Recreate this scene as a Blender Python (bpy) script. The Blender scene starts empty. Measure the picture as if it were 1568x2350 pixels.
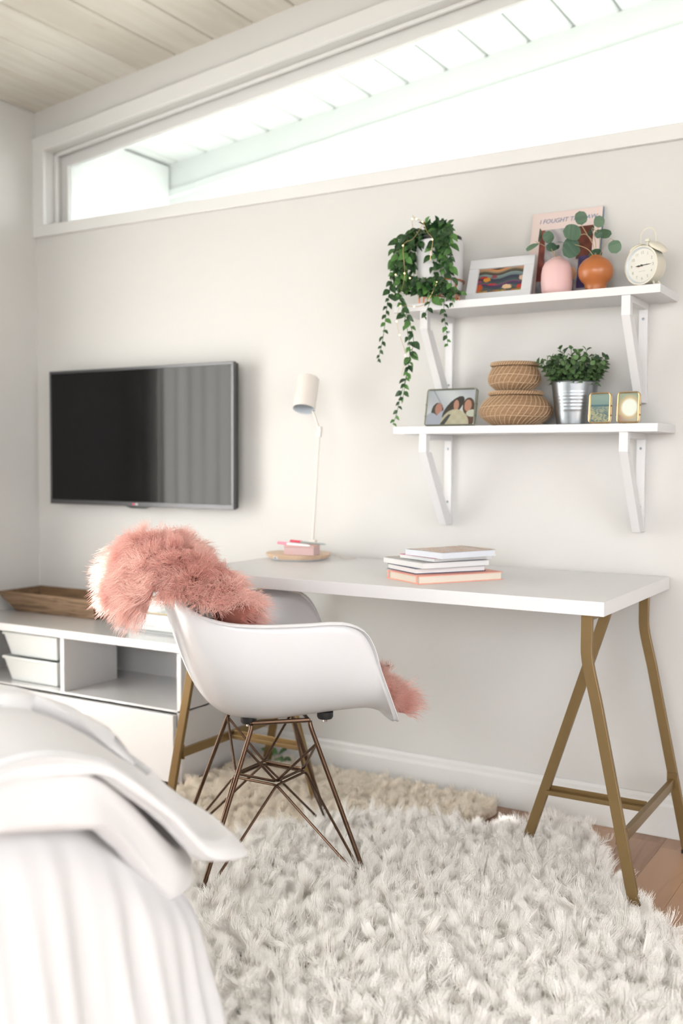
import bpy, bmesh, math, random
from mathutils import Vector, Matrix, Euler
random.seed(7)
PI = math.pi
S = bpy.context.scene
COL = S.collection

# ------------------------------------------------------------------ camera
cam = bpy.data.cameras.new('camera')
camo = bpy.data.objects.new('camera', cam); COL.objects.link(camo)
CR = Vector((0.85693341, 0.51540756, 0.00449132))
CU = Vector((-0.02957947, 0.04047663, 0.99874256))
CF = Vector((-0.51457767, 0.85598872, -0.04993126))
m = Matrix((CR, CU, -CF)).transposed().to_4x4()
m.translation = Vector((3.16639856, -2.90679742, 1.05091858))
camo.matrix_world = m
cam.sensor_fit = 'HORIZONTAL'; cam.sensor_width = 24.0
cam.lens = 2357.137 / 1568 * 24.0
cam.clip_start = 0.05
cam.dof.use_dof = True; cam.dof.focus_distance = 2.35; cam.dof.aperture_fstop = 2.4
S.camera = camo

# ------------------------------------------------------------------ light
w = bpy.data.worlds.new('sky'); S.world = w; w.use_nodes = True
bg = w.node_tree.nodes['Background']
bg.inputs[0].default_value = (0.98, 0.985, 1.0, 1); bg.inputs[1].default_value = 4.0
sun = bpy.data.lights.new('sun', 'SUN'); sun.energy = 14.0; sun.angle = math.radians(1.2); sun.color = (1, .97, .93)
suno = bpy.data.objects.new('sun', sun); COL.objects.link(suno)
suno.rotation_euler = Vector((0.60, 0.70, -0.40)).to_track_quat('-Z', 'Y').to_euler()
S.view_settings.view_transform = 'Standard'; S.view_settings.look = 'None'
S.view_settings.exposure = 1.36; S.view_settings.gamma = 1.0; S.view_settings.use_curve_mapping = False

# ------------------------------------------------------------------ materials
def new_mat(name):
    mt = bpy.data.materials.new(name); mt.use_nodes = True
    return mt, mt.node_tree.nodes, mt.node_tree.links, mt.node_tree.nodes['Principled BSDF']
def mat(name, col, rough=.5, metal=0, spec=.5, var=0.0, vscale=30, stretch=(1, 1, 1), bump=0.0, bscale=200, rnd=0.0, coat=0):
    mt, N, L, P = new_mat(name)
    P.inputs['Base Color'].default_value = (*col, 1); P.inputs['Roughness'].default_value = rough
    P.inputs['Metallic'].default_value = metal; P.inputs['Specular IOR Level'].default_value = spec
    P.inputs['Coat Weight'].default_value = coat; P.inputs['Coat Roughness'].default_value = .05
    if var or bump or rnd:
        tc = N.new('ShaderNodeTexCoord'); mp = N.new('ShaderNodeMapping'); mp.inputs['Scale'].default_value = stretch
        L.new(tc.outputs['Object'], mp.inputs['Vector'])
        nz = N.new('ShaderNodeTexNoise'); nz.inputs['Scale'].default_value = vscale; nz.inputs['Detail'].default_value = 5
        if rnd:
            oi = N.new('ShaderNodeObjectInfo'); ad = N.new('ShaderNodeVectorMath'); ad.operation = 'ADD'
            sc = N.new('ShaderNodeVectorMath'); sc.operation = 'SCALE'; sc.inputs[0].default_value = (37, 91, 53)
            L.new(oi.outputs['Random'], sc.inputs['Scale']); L.new(mp.outputs[0], ad.inputs[0]); L.new(sc.outputs[0], ad.inputs[1])
            L.new(ad.outputs[0], nz.inputs['Vector'])
        else:
            L.new(mp.outputs[0], nz.inputs['Vector'])
        mx = N.new('ShaderNodeMix'); mx.data_type = 'RGBA'
        mx.inputs['A'].default_value = (*[max(0, c * (1 - var)) for c in col], 1)
        mx.inputs['B'].default_value = (*[min(1, c * (1 + var)) for c in col], 1)
        if rnd:
            mm = N.new('ShaderNodeMath'); mm.operation = 'MULTIPLY_ADD'; mm.inputs[1].default_value = rnd
            L.new(oi.outputs['Random'], mm.inputs[0])
            m2 = N.new('ShaderNodeMath'); m2.operation = 'MULTIPLY'; m2.inputs[1].default_value = 1 - rnd
            L.new(nz.outputs['Fac'], m2.inputs[0]); L.new(m2.outputs[0], mm.inputs[2]); L.new(mm.outputs[0], mx.inputs['Factor'])
        else:
            L.new(nz.outputs['Fac'], mx.inputs['Factor'])
        L.new(mx.outputs['Result'], P.inputs['Base Color'])
        if bump:
            n2 = N.new('ShaderNodeTexNoise'); n2.inputs['Scale'].default_value = bscale; L.new(mp.outputs[0], n2.inputs['Vector'])
            bp = N.new('ShaderNodeBump'); bp.inputs['Strength'].default_value = bump; bp.inputs['Distance'].default_value = .002
            L.new(n2.outputs['Fac'], bp.inputs['Height']); L.new(bp.outputs[0], P.inputs['Normal'])
    return mt
def wood_mat(name, c1, c2, knots=None, axis='y', rough=.5, scale=6.0, rnd=.3, kscale=(2.2, .9)):
    """long-grained wood: stretched noise + rings, darker round knots, per-board tone"""
    mt, N, L, P = new_mat(name); P.inputs['Roughness'].default_value = rough
    tc = N.new('ShaderNodeTexCoord'); oi = N.new('ShaderNodeObjectInfo')
    sc = N.new('ShaderNodeVectorMath'); sc.operation = 'SCALE'; sc.inputs[0].default_value = (17, 41, 23); L.new(oi.outputs['Random'], sc.inputs['Scale'])
    ad = N.new('ShaderNodeVectorMath'); ad.operation = 'ADD'; L.new(tc.outputs['Object'], ad.inputs[0]); L.new(sc.outputs[0], ad.inputs[1])
    mp = N.new('ShaderNodeMapping'); mp.inputs['Scale'].default_value = {'y': (scale, scale * .09, scale), 'x': (scale * .09, scale, scale)}[axis]
    L.new(ad.outputs[0], mp.inputs['Vector'])
    nz = N.new('ShaderNodeTexNoise'); nz.inputs['Scale'].default_value = 3; nz.inputs['Detail'].default_value = 8; nz.inputs['Distortion'].default_value = 1.5
    L.new(mp.outputs[0], nz.inputs['Vector'])
    mm = N.new('ShaderNodeMath'); mm.operation = 'MULTIPLY_ADD'; mm.inputs[1].default_value = rnd; L.new(oi.outputs['Random'], mm.inputs[0])
    m2 = N.new('ShaderNodeMath'); m2.operation = 'MULTIPLY'; m2.inputs[1].default_value = 1 - rnd * .5; L.new(nz.outputs['Fac'], m2.inputs[0]); L.new(m2.outputs[0], mm.inputs[2])
    cr = N.new('ShaderNodeValToRGB'); cr.color_ramp.elements[0].position = .35; cr.color_ramp.elements[1].position = .8
    cr.color_ramp.elements[0].color = (*c1, 1); cr.color_ramp.elements[1].color = (*c2, 1)
    L.new(mm.outputs[0], cr.inputs[0]); out = cr.outputs[0]
    if knots:
        mk = N.new('ShaderNodeMapping'); mk.inputs['Scale'].default_value = (kscale[0] * 2, kscale[1] * 2, kscale[0] * 2); L.new(ad.outputs[0], mk.inputs['Vector'])
        vo = N.new('ShaderNodeTexVoronoi'); vo.inputs['Scale'].default_value = 1.3; L.new(mk.outputs[0], vo.inputs['Vector'])
        rr = N.new('ShaderNodeValToRGB'); rr.color_ramp.elements[0].color = (.9, .9, .9, 1); rr.color_ramp.elements[1].color = (0, 0, 0, 1)
        rr.color_ramp.elements[0].position = .03; rr.color_ramp.elements[1].position = .13
        L.new(vo.outputs['Distance'], rr.inputs[0])
        mx = N.new('ShaderNodeMix'); mx.data_type = 'RGBA'; mx.inputs['B'].default_value = (*knots, 1)
        L.new(rr.outputs[0], mx.inputs['Factor']); L.new(out, mx.inputs['A']); out = mx.outputs['Result']
    L.new(out, P.inputs['Base Color'])
    bp = N.new('ShaderNodeBump'); bp.inputs['Strength'].default_value = .15; bp.inputs['Distance'].default_value = .001
    L.new(nz.outputs['Fac'], bp.inputs['Height']); L.new(bp.outputs[0], P.inputs['Normal'])
    return mt
def vcol_mat(name, rough=.3):
    mt, N, L, P = new_mat(name); P.inputs['Roughness'].default_value = rough
    a = N.new('ShaderNodeAttribute'); a.attribute_name = 'print'; g = N.new('ShaderNodeVectorMath'); g.operation = 'SCALE'; g.inputs['Scale'].default_value = .78
    L.new(a.outputs['Color'], g.inputs[0]); L.new(g.outputs[0], P.inputs['Base Color'])
    return mt
def fur_mat(name, root, tip, rough=.75, var=.12, patch=None):
    mt, N, L, P = new_mat(name); P.inputs['Roughness'].default_value = rough
    P.inputs['Specular IOR Level'].default_value = .25
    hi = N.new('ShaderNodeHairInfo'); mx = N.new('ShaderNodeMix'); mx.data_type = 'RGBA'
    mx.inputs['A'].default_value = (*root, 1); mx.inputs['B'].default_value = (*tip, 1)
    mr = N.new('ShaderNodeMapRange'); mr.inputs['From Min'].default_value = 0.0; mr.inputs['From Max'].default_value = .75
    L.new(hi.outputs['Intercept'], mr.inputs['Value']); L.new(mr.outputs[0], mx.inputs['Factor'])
    hs = N.new('ShaderNodeHueSaturation'); L.new(mx.outputs['Result'], hs.inputs['Color'])
    v = N.new('ShaderNodeMapRange'); v.inputs['To Min'].default_value = 1 - var; v.inputs['To Max'].default_value = 1 + var
    L.new(hi.outputs['Random'], v.inputs['Value']); L.new(v.outputs[0], hs.inputs['Value'])
    out = hs.outputs['Color']
    if patch:
        tc = N.new('ShaderNodeTexCoord'); nz = N.new('ShaderNodeTexNoise'); nz.inputs['Scale'].default_value = 7; L.new(tc.outputs['Object'], nz.inputs['Vector'])
        m2 = N.new('ShaderNodeMix'); m2.data_type = 'RGBA'; m2.blend_type = 'MULTIPLY'; m2.inputs['B'].default_value = (*patch, 1)
        r2 = N.new('ShaderNodeMapRange'); r2.inputs['From Min'].default_value = .42; r2.inputs['From Max'].default_value = .6
        L.new(nz.outputs['Fac'], r2.inputs['Value']); L.new(r2.outputs[0], m2.inputs['Factor']); L.new(out, m2.inputs['A']); out = m2.outputs['Result']
    L.new(out, P.inputs['Base Color'])
    tr = N.new('ShaderNodeBsdfTranslucent'); L.new(out, tr.inputs['Color'])
    ms = N.new('ShaderNodeMixShader'); ms.inputs[0].default_value = .42; om = [n for n in N if n.type == 'OUTPUT_MATERIAL'][0]
    L.new(P.outputs[0], ms.inputs[1]); L.new(tr.outputs[0], ms.inputs[2]); L.new(ms.outputs[0], om.inputs[0])
    return mt
def cloth_mat(name, col, trans=.0, rough=.9):
    mt, N, L, P = new_mat(name)
    P.inputs['Base Color'].default_value = (*col, 1); P.inputs['Roughness'].default_value = rough
    P.inputs['Sheen Weight'].default_value = .2
    if trans:
        t = N.new('ShaderNodeBsdfTranslucent'); t.inputs['Color'].default_value = (*col, 1)
        mx = N.new('ShaderNodeMixShader'); mx.inputs[0].default_value = trans
        out = [n for n in N if n.type == 'OUTPUT_MATERIAL'][0]
        L.new(P.outputs[0], mx.inputs[1]); L.new(t.outputs[0], mx.inputs[2]); L.new(mx.outputs[0], out.inputs[0])
    return mt
def glass_mat(name, tint=(.97, .99, .98)):
    mt, N, L, P = new_mat(name)
    g = N.new('ShaderNodeBsdfGlossy'); g.inputs['Roughness'].default_value = .02
    t = N.new('ShaderNodeBsdfTransparent'); t.inputs['Color'].default_value = (*tint, 1)
    f = N.new('ShaderNodeFresnel'); f.inputs['IOR'].default_value = 1.35
    mx = N.new('ShaderNodeMixShader'); out = [n for n in N if n.type == 'OUTPUT_MATERIAL'][0]
    L.new(f.outputs[0], mx.inputs[0]); L.new(t.outputs[0], mx.inputs[1]); L.new(g.outputs[0], mx.inputs[2]); L.new(mx.outputs[0], out.inputs[0])
    return mt
M = {
 'wall': mat('wall_paint', (.555, .548, .532), .75, var=.012, vscale=3, bump=.06, bscale=260),
 'trim': mat('trim_paint', (.63, .63, .62), .4, var=.01, vscale=5),
 'white': mat('white_lacquer', (.67, .67, .68), .35),
 'gloss': mat('gloss_white', (.67, .67, .675), .09, coat=.3),
 'shelf': mat('shelf_white', (.63, .63, .64), .4),
 'shell': mat('chair_shell', (.66, .66, .675), .22),
 'ceil': wood_mat('whitewashed_boards', (.52, .485, .42), (.63, .61, .55), knots=(.38, .31, .24), scale=6, rnd=.35),
 'soffit': mat('painted_soffit', (.67, .69, .68), .6, var=.03, vscale=9, rnd=.4),
 'floor': wood_mat('oak_floor', (.21, .105, .060), (.42, .25, .155), axis='y', rough=.32, scale=9, rnd=.55),
 'gap': mat('dark_joint', (.25, .22, .16), .9),
 'brass': mat('painted_brass', (.235, .158, .07), .38, metal=.75, var=.06, vscale=25),
 'brass_l': mat('polished_brass', (.56, .41, .23), .3, metal=1),
 'bronze': mat('bronze_wire', (.105, .062, .040), .25, metal=.85),
 'screw': mat('zinc_screw', (.25, .29, .32), .3, metal=.9),
 'black': mat('black_rubber', (.012, .012, .013), .5),
 'chrome': mat('chrome', (.7, .7, .7), .1, metal=1),
 'bezel': mat('tv_bezel', (.09, .09, .095), .30, metal=.6),
 'tvback': mat('tv_back', (.02, .025, .022), .45),
 'screen': mat('tv_screen', (.001, .001, .0015), .07, spec=.32),
 'lamp': mat('lamp_enamel', (.64, .60, .56), .4),
 'lampin': mat('lamp_inside', (.5, .54, .58), .5),
 'birch': wood_mat('lamp_wood', (.56, .40, .27), (.68, .52, .38), axis='x', scale=14, rnd=.1, rough=.45),
 'pinkbox': mat('pink_card', (.52, .36, .355), .7),
 'pinkbox2': mat('pink_card_lid', (.58, .38, .35), .7),
 'pages': mat('paper_pages', (.70, .70, .70), .8, var=.05, vscale=60, stretch=(1, 1, 22)),
 'cream': mat('cream_pages', (.68, .62, .53), .8, var=.05, vscale=60, stretch=(1, 1, 22)),
 'coral': mat('coral_cover', (.80, .36, .28), .55),
 'navy': mat('navy_cover', (.03, .045, .11), .5),
 'greycover': mat('grey_cover', (.50, .51, .50), .6),
 'magenta': mat('magenta_cover', (.50, .08, .22), .5),
 'bluew': mat('pale_blue_cover', (.60, .63, .69), .5),
 'fern': wood_mat('green_leaf_dark', (.010, .036, .014), (.075, .19, .045), scale=30, rnd=.7, rough=.4),
 'fern2': wood_mat('green_leaf_small', (.008, .028, .012), (.09, .17, .06), scale=30, rnd=.8, rough=.5),
 'euc': wood_mat('eucalyptus_leaf', (.030, .075, .045), (.095, .17, .10), scale=20, rnd=.6, rough=.55),
 'stem': mat('stem_green', (.06, .10, .04), .6),
 'twig': mat('stem_brown', (.36, .27, .16), .6),
 'soil': mat('potting_moss', (.02, .03, .012), .9, bump=.6, bscale=300),
 'pot': mat('white_ceramic', (.64, .64, .66), .3),
 'copper': mat('copper', (.74, .30, .17), .25, metal=.9),
 'ledwire': mat('led_wire', (.70, .52, .26), .3, metal=.8),
 'pinkvase': mat('pink_vase', (.62, .41, .40), .55),
 'orange': mat('terracotta_glaze', (.38, .125, .036), .3),
 'clock': mat('clock_cream', (.62, .59, .49), .3),
 'clockface': mat('clock_face', (.62, .61, .56), .6),
 'clockin': mat('clock_inner_ring', (.52, .56, .58), .3),
 'numeral': mat('numeral_green', (.30, .33, .28), .6),
 'hand': mat('clock_hand', (.02, .035, .025), .4),
 'red': mat('red_print', (.62, .05, .10), .5),
 'pinkpen': mat('pink_pen', (.85, .28, .36), .4),
 'penw': mat('pen_white', (.82, .82, .85), .35),
 'peng': mat('pen_grey', (.30, .34, .33), .35),
 'seagrass': mat('seagrass', (.27, .165, .088), .8, var=.35, vscale=220, bump=.5, bscale=500),
 'seagrass_l': mat('seagrass_strand', (.52, .38, .25), .7, var=.15, vscale=120),
 'zinc': mat('galvanised', (.30, .325, .35), .33, metal=.95, var=.15, vscale=30),
 'traywood': wood_mat('rustic_wood', (.13, .075, .04), (.42, .28, .175), axis='x', scale=22, rnd=.2, rough=.7),
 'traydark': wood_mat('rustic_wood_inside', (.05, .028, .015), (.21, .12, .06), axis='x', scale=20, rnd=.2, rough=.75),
 'bin': mat('white_bin', (.66, .69, .69), .5),
 'text': mat('title_ink', (.16, .21, .32), .7),
 'frameg': mat('dark_metal_frame', (.20, .21, .17), .3, metal=.8),
 'frameW': mat('frame_white', (.56, .57, .59), .45),
 'magcov': mat('magazine_cover', (.62, .51, .48), .55),
 'magspine': mat('magazine_spine', (.12, .20, .28), .55),
 'print': vcol_mat('printed_picture'),
 'duvet': cloth_mat('duvet_cotton', (.63, .63, .635)),
 'sheet': cloth_mat('bed_linen', (.60, .60, .61)),
 'curtain': cloth_mat('sheer_curtain', (.88, .88, .86), trans=.6),
 'glass': glass_mat('window_glass'),
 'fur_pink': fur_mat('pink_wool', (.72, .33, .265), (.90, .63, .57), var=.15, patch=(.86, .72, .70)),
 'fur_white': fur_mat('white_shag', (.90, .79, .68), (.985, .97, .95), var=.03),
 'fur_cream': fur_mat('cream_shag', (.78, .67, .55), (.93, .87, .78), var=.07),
 'hide_pink': mat('sheepskin_hide', (.55, .2, .15), .9),
 'hide_white': mat('rug_backing_white', (.6, .53, .47), .9),
 'hide_cream': mat('rug_backing_cream', (.45, .34, .24), .9),
 'ground': mat('pale_paving', (.24, .24, .22), .9, var=.1, vscale=2),
}
led, N_, L_, P_ = new_mat('led_glow'); P_.inputs['Base Color'].default_value = (1, .8, .4, 1)
P_.inputs['Emission Color'].default_value = (1, .75, .35, 1); P_.inputs['Emission Strength'].default_value = 1.6; M['led'] = led

# ------------------------------------------------------------------ object helpers
def tag(o, label=None, cat=None, group=None, kind=None):
    if label: o['label'] = label
    if cat: o['category'] = cat
    if group: o['group'] = group
    if kind: o['kind'] = kind
    return o
def thing(name, label, cat, loc=(0, 0, 0), rot=(0, 0, 0), group=None):
    o = bpy.data.objects.new(name, None); COL.objects.link(o); o.empty_display_size = .05
    o.location = loc; o.rotation_euler = rot
    return tag(o, label, cat, group)
def wm(o):
    mt = Matrix.Identity(4)
    while o: mt = Matrix.LocRotScale(o.location, o.rotation_euler, o.scale) @ mt; o = o.parent
    return mt
class MB:
    def __init__(s): s.v = []; s.f = []
    def add(s, vs, fs):
        n = len(s.v); s.v += [tuple(v) for v in vs]; s.f += [tuple(i + n for i in f) for f in fs]; return s
    def box(s, x0, x1, y0, y1, z0, z1):
        return s.add([(x, y, z) for z in (z0, z1) for y in (y0, y1) for x in (x0, x1)],
                     [(0, 2, 3, 1), (4, 5, 7, 6), (0, 1, 5, 4), (2, 6, 7, 3), (0, 4, 6, 2), (1, 3, 7, 5)])
    def prism(s, poly, a, b, axis='y'):
        """poly: 2-D points in the plane normal to axis"""
        def p(q, t): return {'y': (q[0], t, q[1]), 'x': (t, q[0], q[1]), 'z': (q[0], q[1], t)}[axis]
        n = len(poly)
        return s.add([p(q, a) for q in poly] + [p(q, b) for q in poly],
                     [tuple(range(n)), tuple(range(2 * n - 1, n - 1, -1))] + [(i, i + n, (i + 1) % n + n, (i + 1) % n) for i in range(n)])
    def tube(s, pts, r, seg=8, cap=True, rs=None):
        pts = [Vector(p) for p in pts]; n = len(pts); rings = []
        t0 = (pts[1] - pts[0]).normalized(); up = Vector((0, 0, 1)) if abs(t0.z) < .9 else Vector((1, 0, 0))
        nrm = t0.cross(up).normalized(); vs = []
        for i, p in enumerate(pts):
            t = (pts[min(i + 1, n - 1)] - pts[max(i - 1, 0)]).normalized()
            nrm = (nrm - t * nrm.dot(t)).normalized(); b = t.cross(nrm); rr = rs[i] if rs else r
            vs += [p + (nrm * math.cos(a) + b * math.sin(a)) * rr for a in [2 * PI * k / seg for k in range(seg)]]
        fs = [(i * seg + k, i * seg + (k + 1) % seg, (i + 1) * seg + (k + 1) % seg, (i + 1) * seg + k) for i in range(n - 1) for k in range(seg)]
        if cap: fs += [tuple(range(seg - 1, -1, -1)), tuple(range((n - 1) * seg, n * seg))]
        return s.add(vs, fs)
    def bar(s, pts, wa, wb, side):
        """rectangular bar along pts; wa = width along `side` vector, wb = the other"""
        pts = [Vector(p) for p in pts]; side = Vector(side).normalized(); n = len(pts); vs = []
        for i, p in enumerate(pts):
            a = (pts[i] - pts[i - 1]).normalized() if i else None; b = (pts[i + 1] - pts[i]).normalized() if i < n - 1 else None
            t = ((a or b) + (b or a)).normalized(); k = 1 / max(.5, t.dot(a or b)); o = side.cross(t).normalized()
            vs += [p + side * wa / 2 * u + o * wb / 2 * k * v for u, v in ((-1, -1), (1, -1), (1, 1), (-1, 1))]
        fs = [(i * 4 + k, i * 4 + (k + 1) % 4, i * 4 + 4 + (k + 1) % 4, i * 4 + 4 + k) for i in range(n - 1) for k in range(4)]
        return s.add(vs, fs + [(3, 2, 1, 0), tuple(range(n * 4 - 4, n * 4))])
    def lathe(s, prof, c=(0, 0, 0), seg=40, mt=None, cap=True):
        n = len(prof); vs = []
        for r, z in prof:
            for k in range(seg):
                a = 2 * PI * k / seg; v = Vector((r * math.cos(a), r * math.sin(a), z))
                if mt: v = mt @ v
                vs.append(v + Vector(c))
        fs = [(i * seg + k, i * seg + (k + 1) % seg, (i + 1) * seg + (k + 1) % seg, (i + 1) * seg + k) for i in range(n - 1) for k in range(seg)]
        if cap and prof[0][0] > 1e-6: fs.append(tuple(range(seg - 1, -1, -1)))
        if cap and prof[-1][0] > 1e-6: fs.append(tuple(range((n - 1) * seg, n * seg)))
        return s.add(vs, fs)
    def grid(s, fn, nu, nv):
        s.add([fn(i / (nu - 1), j / (nv - 1)) for i in range(nu) for j in range(nv)],
              [(i * nv + j, (i + 1) * nv + j, (i + 1) * nv + j + 1, i * nv + j + 1) for i in range(nu - 1) for j in range(nv - 1)]); return s
    def ball(s, c, r, seg=10):
        prof = [(max(1e-7, r * math.sin(PI * i / 6)), -r * math.cos(PI * i / 6)) for i in range(7)]
        return s.lathe(prof, c, seg)
    def build(s, name, mt, parent=None, smooth=False, world=False, bevel=0, merge=False):
        me = bpy.data.meshes.new(name)
        vs = s.v
        if world and parent:
            inv = wm(parent).inverted(); vs = [inv @ Vector(v) for v in vs]
        me.from_pydata([tuple(v) for v in vs], [], s.f); me.materials.append(M[mt] if isinstance(mt, str) else mt)
        bm = bmesh.new(); bm.from_mesh(me)
        bmesh.ops.remove_doubles(bm, verts=bm.verts, dist=1e-5) if merge or smooth else None
        bmesh.ops.recalc_face_normals(bm, faces=bm.faces); bm.to_mesh(me); bm.free()
        if smooth:
            me.polygons.foreach_set('use_smooth', [True] * len(me.polygons))
            if hasattr(me, 'set_sharp_from_angle'): me.set_sharp_from_angle(angle=math.radians(40))
        o = bpy.data.objects.new(name, me); COL.objects.link(o)
        if parent: o.parent = parent
        if bevel:
            b = o.modifiers.new('bevel', 'BEVEL'); b.width = bevel; b.segments = 2; b.limit_method = 'ANGLE'; b.harden_normals = False
        return o
def share(src, parent, mtx):
    o = src.copy(); COL.objects.link(o); o.parent = parent; o.matrix_local = mtx; return o
def smoothpts(pts, n=6):
    P = [Vector(p) for p in pts]; P = [2 * P[0] - P[1]] + P + [2 * P[-1] - P[-2]]; out = []
    for i in range(1, len(P) - 2):
        for k in range(n):
            t = k / n; a, b, c, d = P[i - 1:i + 3]
            out.append(.5 * ((2 * b) + (c - a) * t + (2 * a - 5 * b + 4 * c - d) * t * t + (3 * b - a - 3 * c + d) * t ** 3))
    return out + [P[-2]]
def text_mesh(name, body, size, mt, parent, mtx, shear=0, extrude=.0003):
    cu = bpy.data.curves.new(name, 'FONT'); cu.body = body; cu.size = size; cu.align_x = 'CENTER'; cu.align_y = 'CENTER'; cu.shear = shear; cu.extrude = extrude
    t = bpy.data.objects.new('t', cu); COL.objects.link(t)
    bpy.context.view_layer.update()
    me = bpy.data.meshes.new_from_object(t.evaluated_get(bpy.context.evaluated_depsgraph_get()))
    bpy.data.objects.remove(t); me.materials.clear(); me.materials.append(M[mt])
    o = bpy.data.objects.new(name, me); COL.objects.link(o); o.parent = parent; o.matrix_local = mtx; return o
def picture(name, parent, cx, cz, wd, ht, fn, y=0, nx=70, nz=50):
    """a flat print facing -y, coloured per vertex by fn(u,v)"""
    b = MB(); b.grid(lambda i, j: (cx + (i - .5) * wd, y, cz + (j - .5) * ht), nx, nz)
    me = bpy.data.meshes.new(name); me.from_pydata(b.v, [], b.f); me.materials.append(M['print'])
    ca = me.color_attributes.new('print', 'FLOAT_COLOR', 'POINT')
    for k in range(len(b.v)):
        ca.data[k].color = (*fn((k // nz) / (nx - 1), (k % nz) / (nz - 1)), 1)
    o = bpy.data.objects.new(name, me); COL.objects.link(o); o.parent = parent; return o
def mixc(a, b, t): t = max(0, min(1, t)); return tuple(x + (y - x) * t for x, y in zip(a, b))
def srgb(r, g, b): return tuple(((c / 255) / 12.92 if c / 255 <= .04045 else ((c / 255 + .055) / 1.055) ** 2.4) for c in (r, g, b))
def fur(o, count, length, children, radius, clump=.6, rough=.02, endr=.02, seed=1, align=(0, 0, 0), brown=.02, clen=.0, vg=None, shape=0.0, lrand=.35, disp=0.0):
    md = o.modifiers.new('fur', 'PARTICLE_SYSTEM'); ps = md.particle_system; ps.seed = seed; st = ps.settings
    st.type = 'HAIR'; st.use_advanced_hair = True; st.count = count; st.hair_step = 4; st.render_step = 3; st.display_step = 3
    st.emit_from = 'FACE'; st.use_emit_random = True; st.use_even_distribution = True; st.distribution = 'RAND'
    st.hair_length = length; st.normal_factor = length / 4; st.brownian_factor = brown; st.factor_random = 0.0
    st.length_random = lrand; st.object_align_factor = align
    if children:
        st.child_type = 'INTERPOLATED'; st.child_percent = 1; st.rendered_child_count = children
        st.clump_factor = clump; st.clump_shape = shape; st.child_length = 1; st.child_length_threshold = 0
        st.roughness_1 = rough; st.roughness_1_size = .03; st.roughness_endpoint = endr; st.roughness_2 = rough * .5; st.roughness_2_size = .5
        st.use_parent_particles = False
    st.radius_scale = radius; st.root_radius = 1.0; st.tip_radius = .35
    st.material = 2; ps.use_hair_dynamics = False
    return ps

# ================================================================== THE ROOM
RX, RY = 4.7, -4.8
def cz(x): return 2.413 + .116 * x
WY0, WY1 = -4.2, -0.85          # glass door opening in the left wall
b = MB(); b.box(-.12, 0, WY1, .12, -.05, 2.8); b.box(-.12, 0, RY, WY0, -.05, 2.8); b.box(-.12, 0, WY0, WY1, 2.15, 2.8)
tag(b.build('wall_left', 'wall'), kind='structure')
b = MB(); b.prism([(0, -.05), (RX, -.05), (RX, 1.968), (0, 1.968)], 0, .12)
b.prism([(0, 1.968), (.06, 1.968), (.06, 2.256), (0, 2.25)], 0, .12)
b.prism([(3.3, 1.968), (RX, 1.968), (RX, 2.25 + .115 * RX), (3.3, 2.25 + .115 * 3.3)], 0, .12)
b.prism([(0, 2.25), (RX, 2.25 + .115 * RX), (RX, 3.2), (0, 2.7)], 0, .12)
tag(b.build('wall_back', 'wall'), kind='structure')
b = MB(); b.box(RX, RX + .12, RY, -2.9, -.05, 3.3); b.box(RX, RX + .12, -1.5, .12, -.05, 3.3); b.box(RX, RX + .12, -2.9, -1.5, -.05, 1.0); b.box(RX, RX + .12, -2.9, -1.5, 2.3, 3.3); tag(b.build('wall_right', 'wall'), kind='structure')  # unseen opening added to send fill light onto the left wall
b = MB(); b.box(0, 2.0, RY - .12, RY, -.05, 3.2); b.box(4.5, RX, RY - .12, RY, -.05, 3.2); b.box(2.0, 4.5, RY - .12, RY, 2.3, 3.2); b.box(2.0, 4.5, RY - .12, RY, -.05, .6)
tag(b.build('wall_front', 'wall'), kind='structure')
# ceiling: boards running away from the viewer, rising to the right
ce = bpy.data.objects.new('ceiling', None)
b = MB(); b.prism([(-.12, cz(-.12) + .02), (RX + .12, cz(RX + .12) + .02), (RX + .12, cz(RX) + .2), (-.12, cz(0) + .2)], RY - .12, .12)
ce = tag(b.build('ceiling', 'gap'), kind='structure')
def board(name, x0, x1, y0, y1, mt, parent, th=.018, g=.0016, ch=.004):
    def q(x, d): return (x, cz(x) + d)
    b = MB(); b.prism([q(x0 + g, ch), q(x0 + g + ch, 0), q(x1 - g - ch, 0), q(x1 - g, ch), q(x1 - g, th), q(x0 + g, th)], y0, y1)
    return b.build(name, mt, parent)
x = .040
board('plank', -.0, x, RY, 0, 'ceil', ce)
while x < RX:
    board('plank', x, min(x + .17, RX), RY, 0, 'ceil', ce); x += .17
b = MB(); b.prism([(0, cz(0) - .12), (RX, cz(RX) - .12), (RX, cz(RX)), (0, cz(0))], -.92, -.80)
tag(b.build('ceiling_beam', 'trim', bevel=.003), kind='structure')
# floor
fl = tag(MB().box(-.12, RX, RY, .12, -.06, -.012).build('floor', 'gap'), kind='structure')
x = 2.286 - .105 * 22; k = 0
while x < RX:
    y = .0 - random.uniform(0, .9)
    ys = [0.0] + ([-.045, -.96] if abs(x - 2.286) < .01 else [y])
    while ys[-1] > RY + .3: ys.append(ys[-1] - random.uniform(.7, 1.4))
    ys.append(RY)
    for a, c in zip(ys, ys[1:]):
        if a - c > .01: MB().box(x + .0004, min(x + .1046, RX), c + .0005, a - .0005, -.012, 0).build('plank', 'floor', fl)
    x += .105
# baseboards: stepped profile
def baseb(name, poly, a, c, axis): tag(MB().prism(poly, a, c, axis).build(name, 'trim', bevel=.0015), kind='structure')
baseb('baseboard_back', [(0, 0), (-.016, 0), (-.016, .088), (-.011, .095), (-.011, .108), (-.006, .117), (0, .117)], 0, RX, 'x')
baseb('baseboard_left', [(0, 0), (.016, 0), (.016, .088), (.011, .095), (.011, .108), (.006, .117), (0, .117)], WY1, -.017, 'y')
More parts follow.
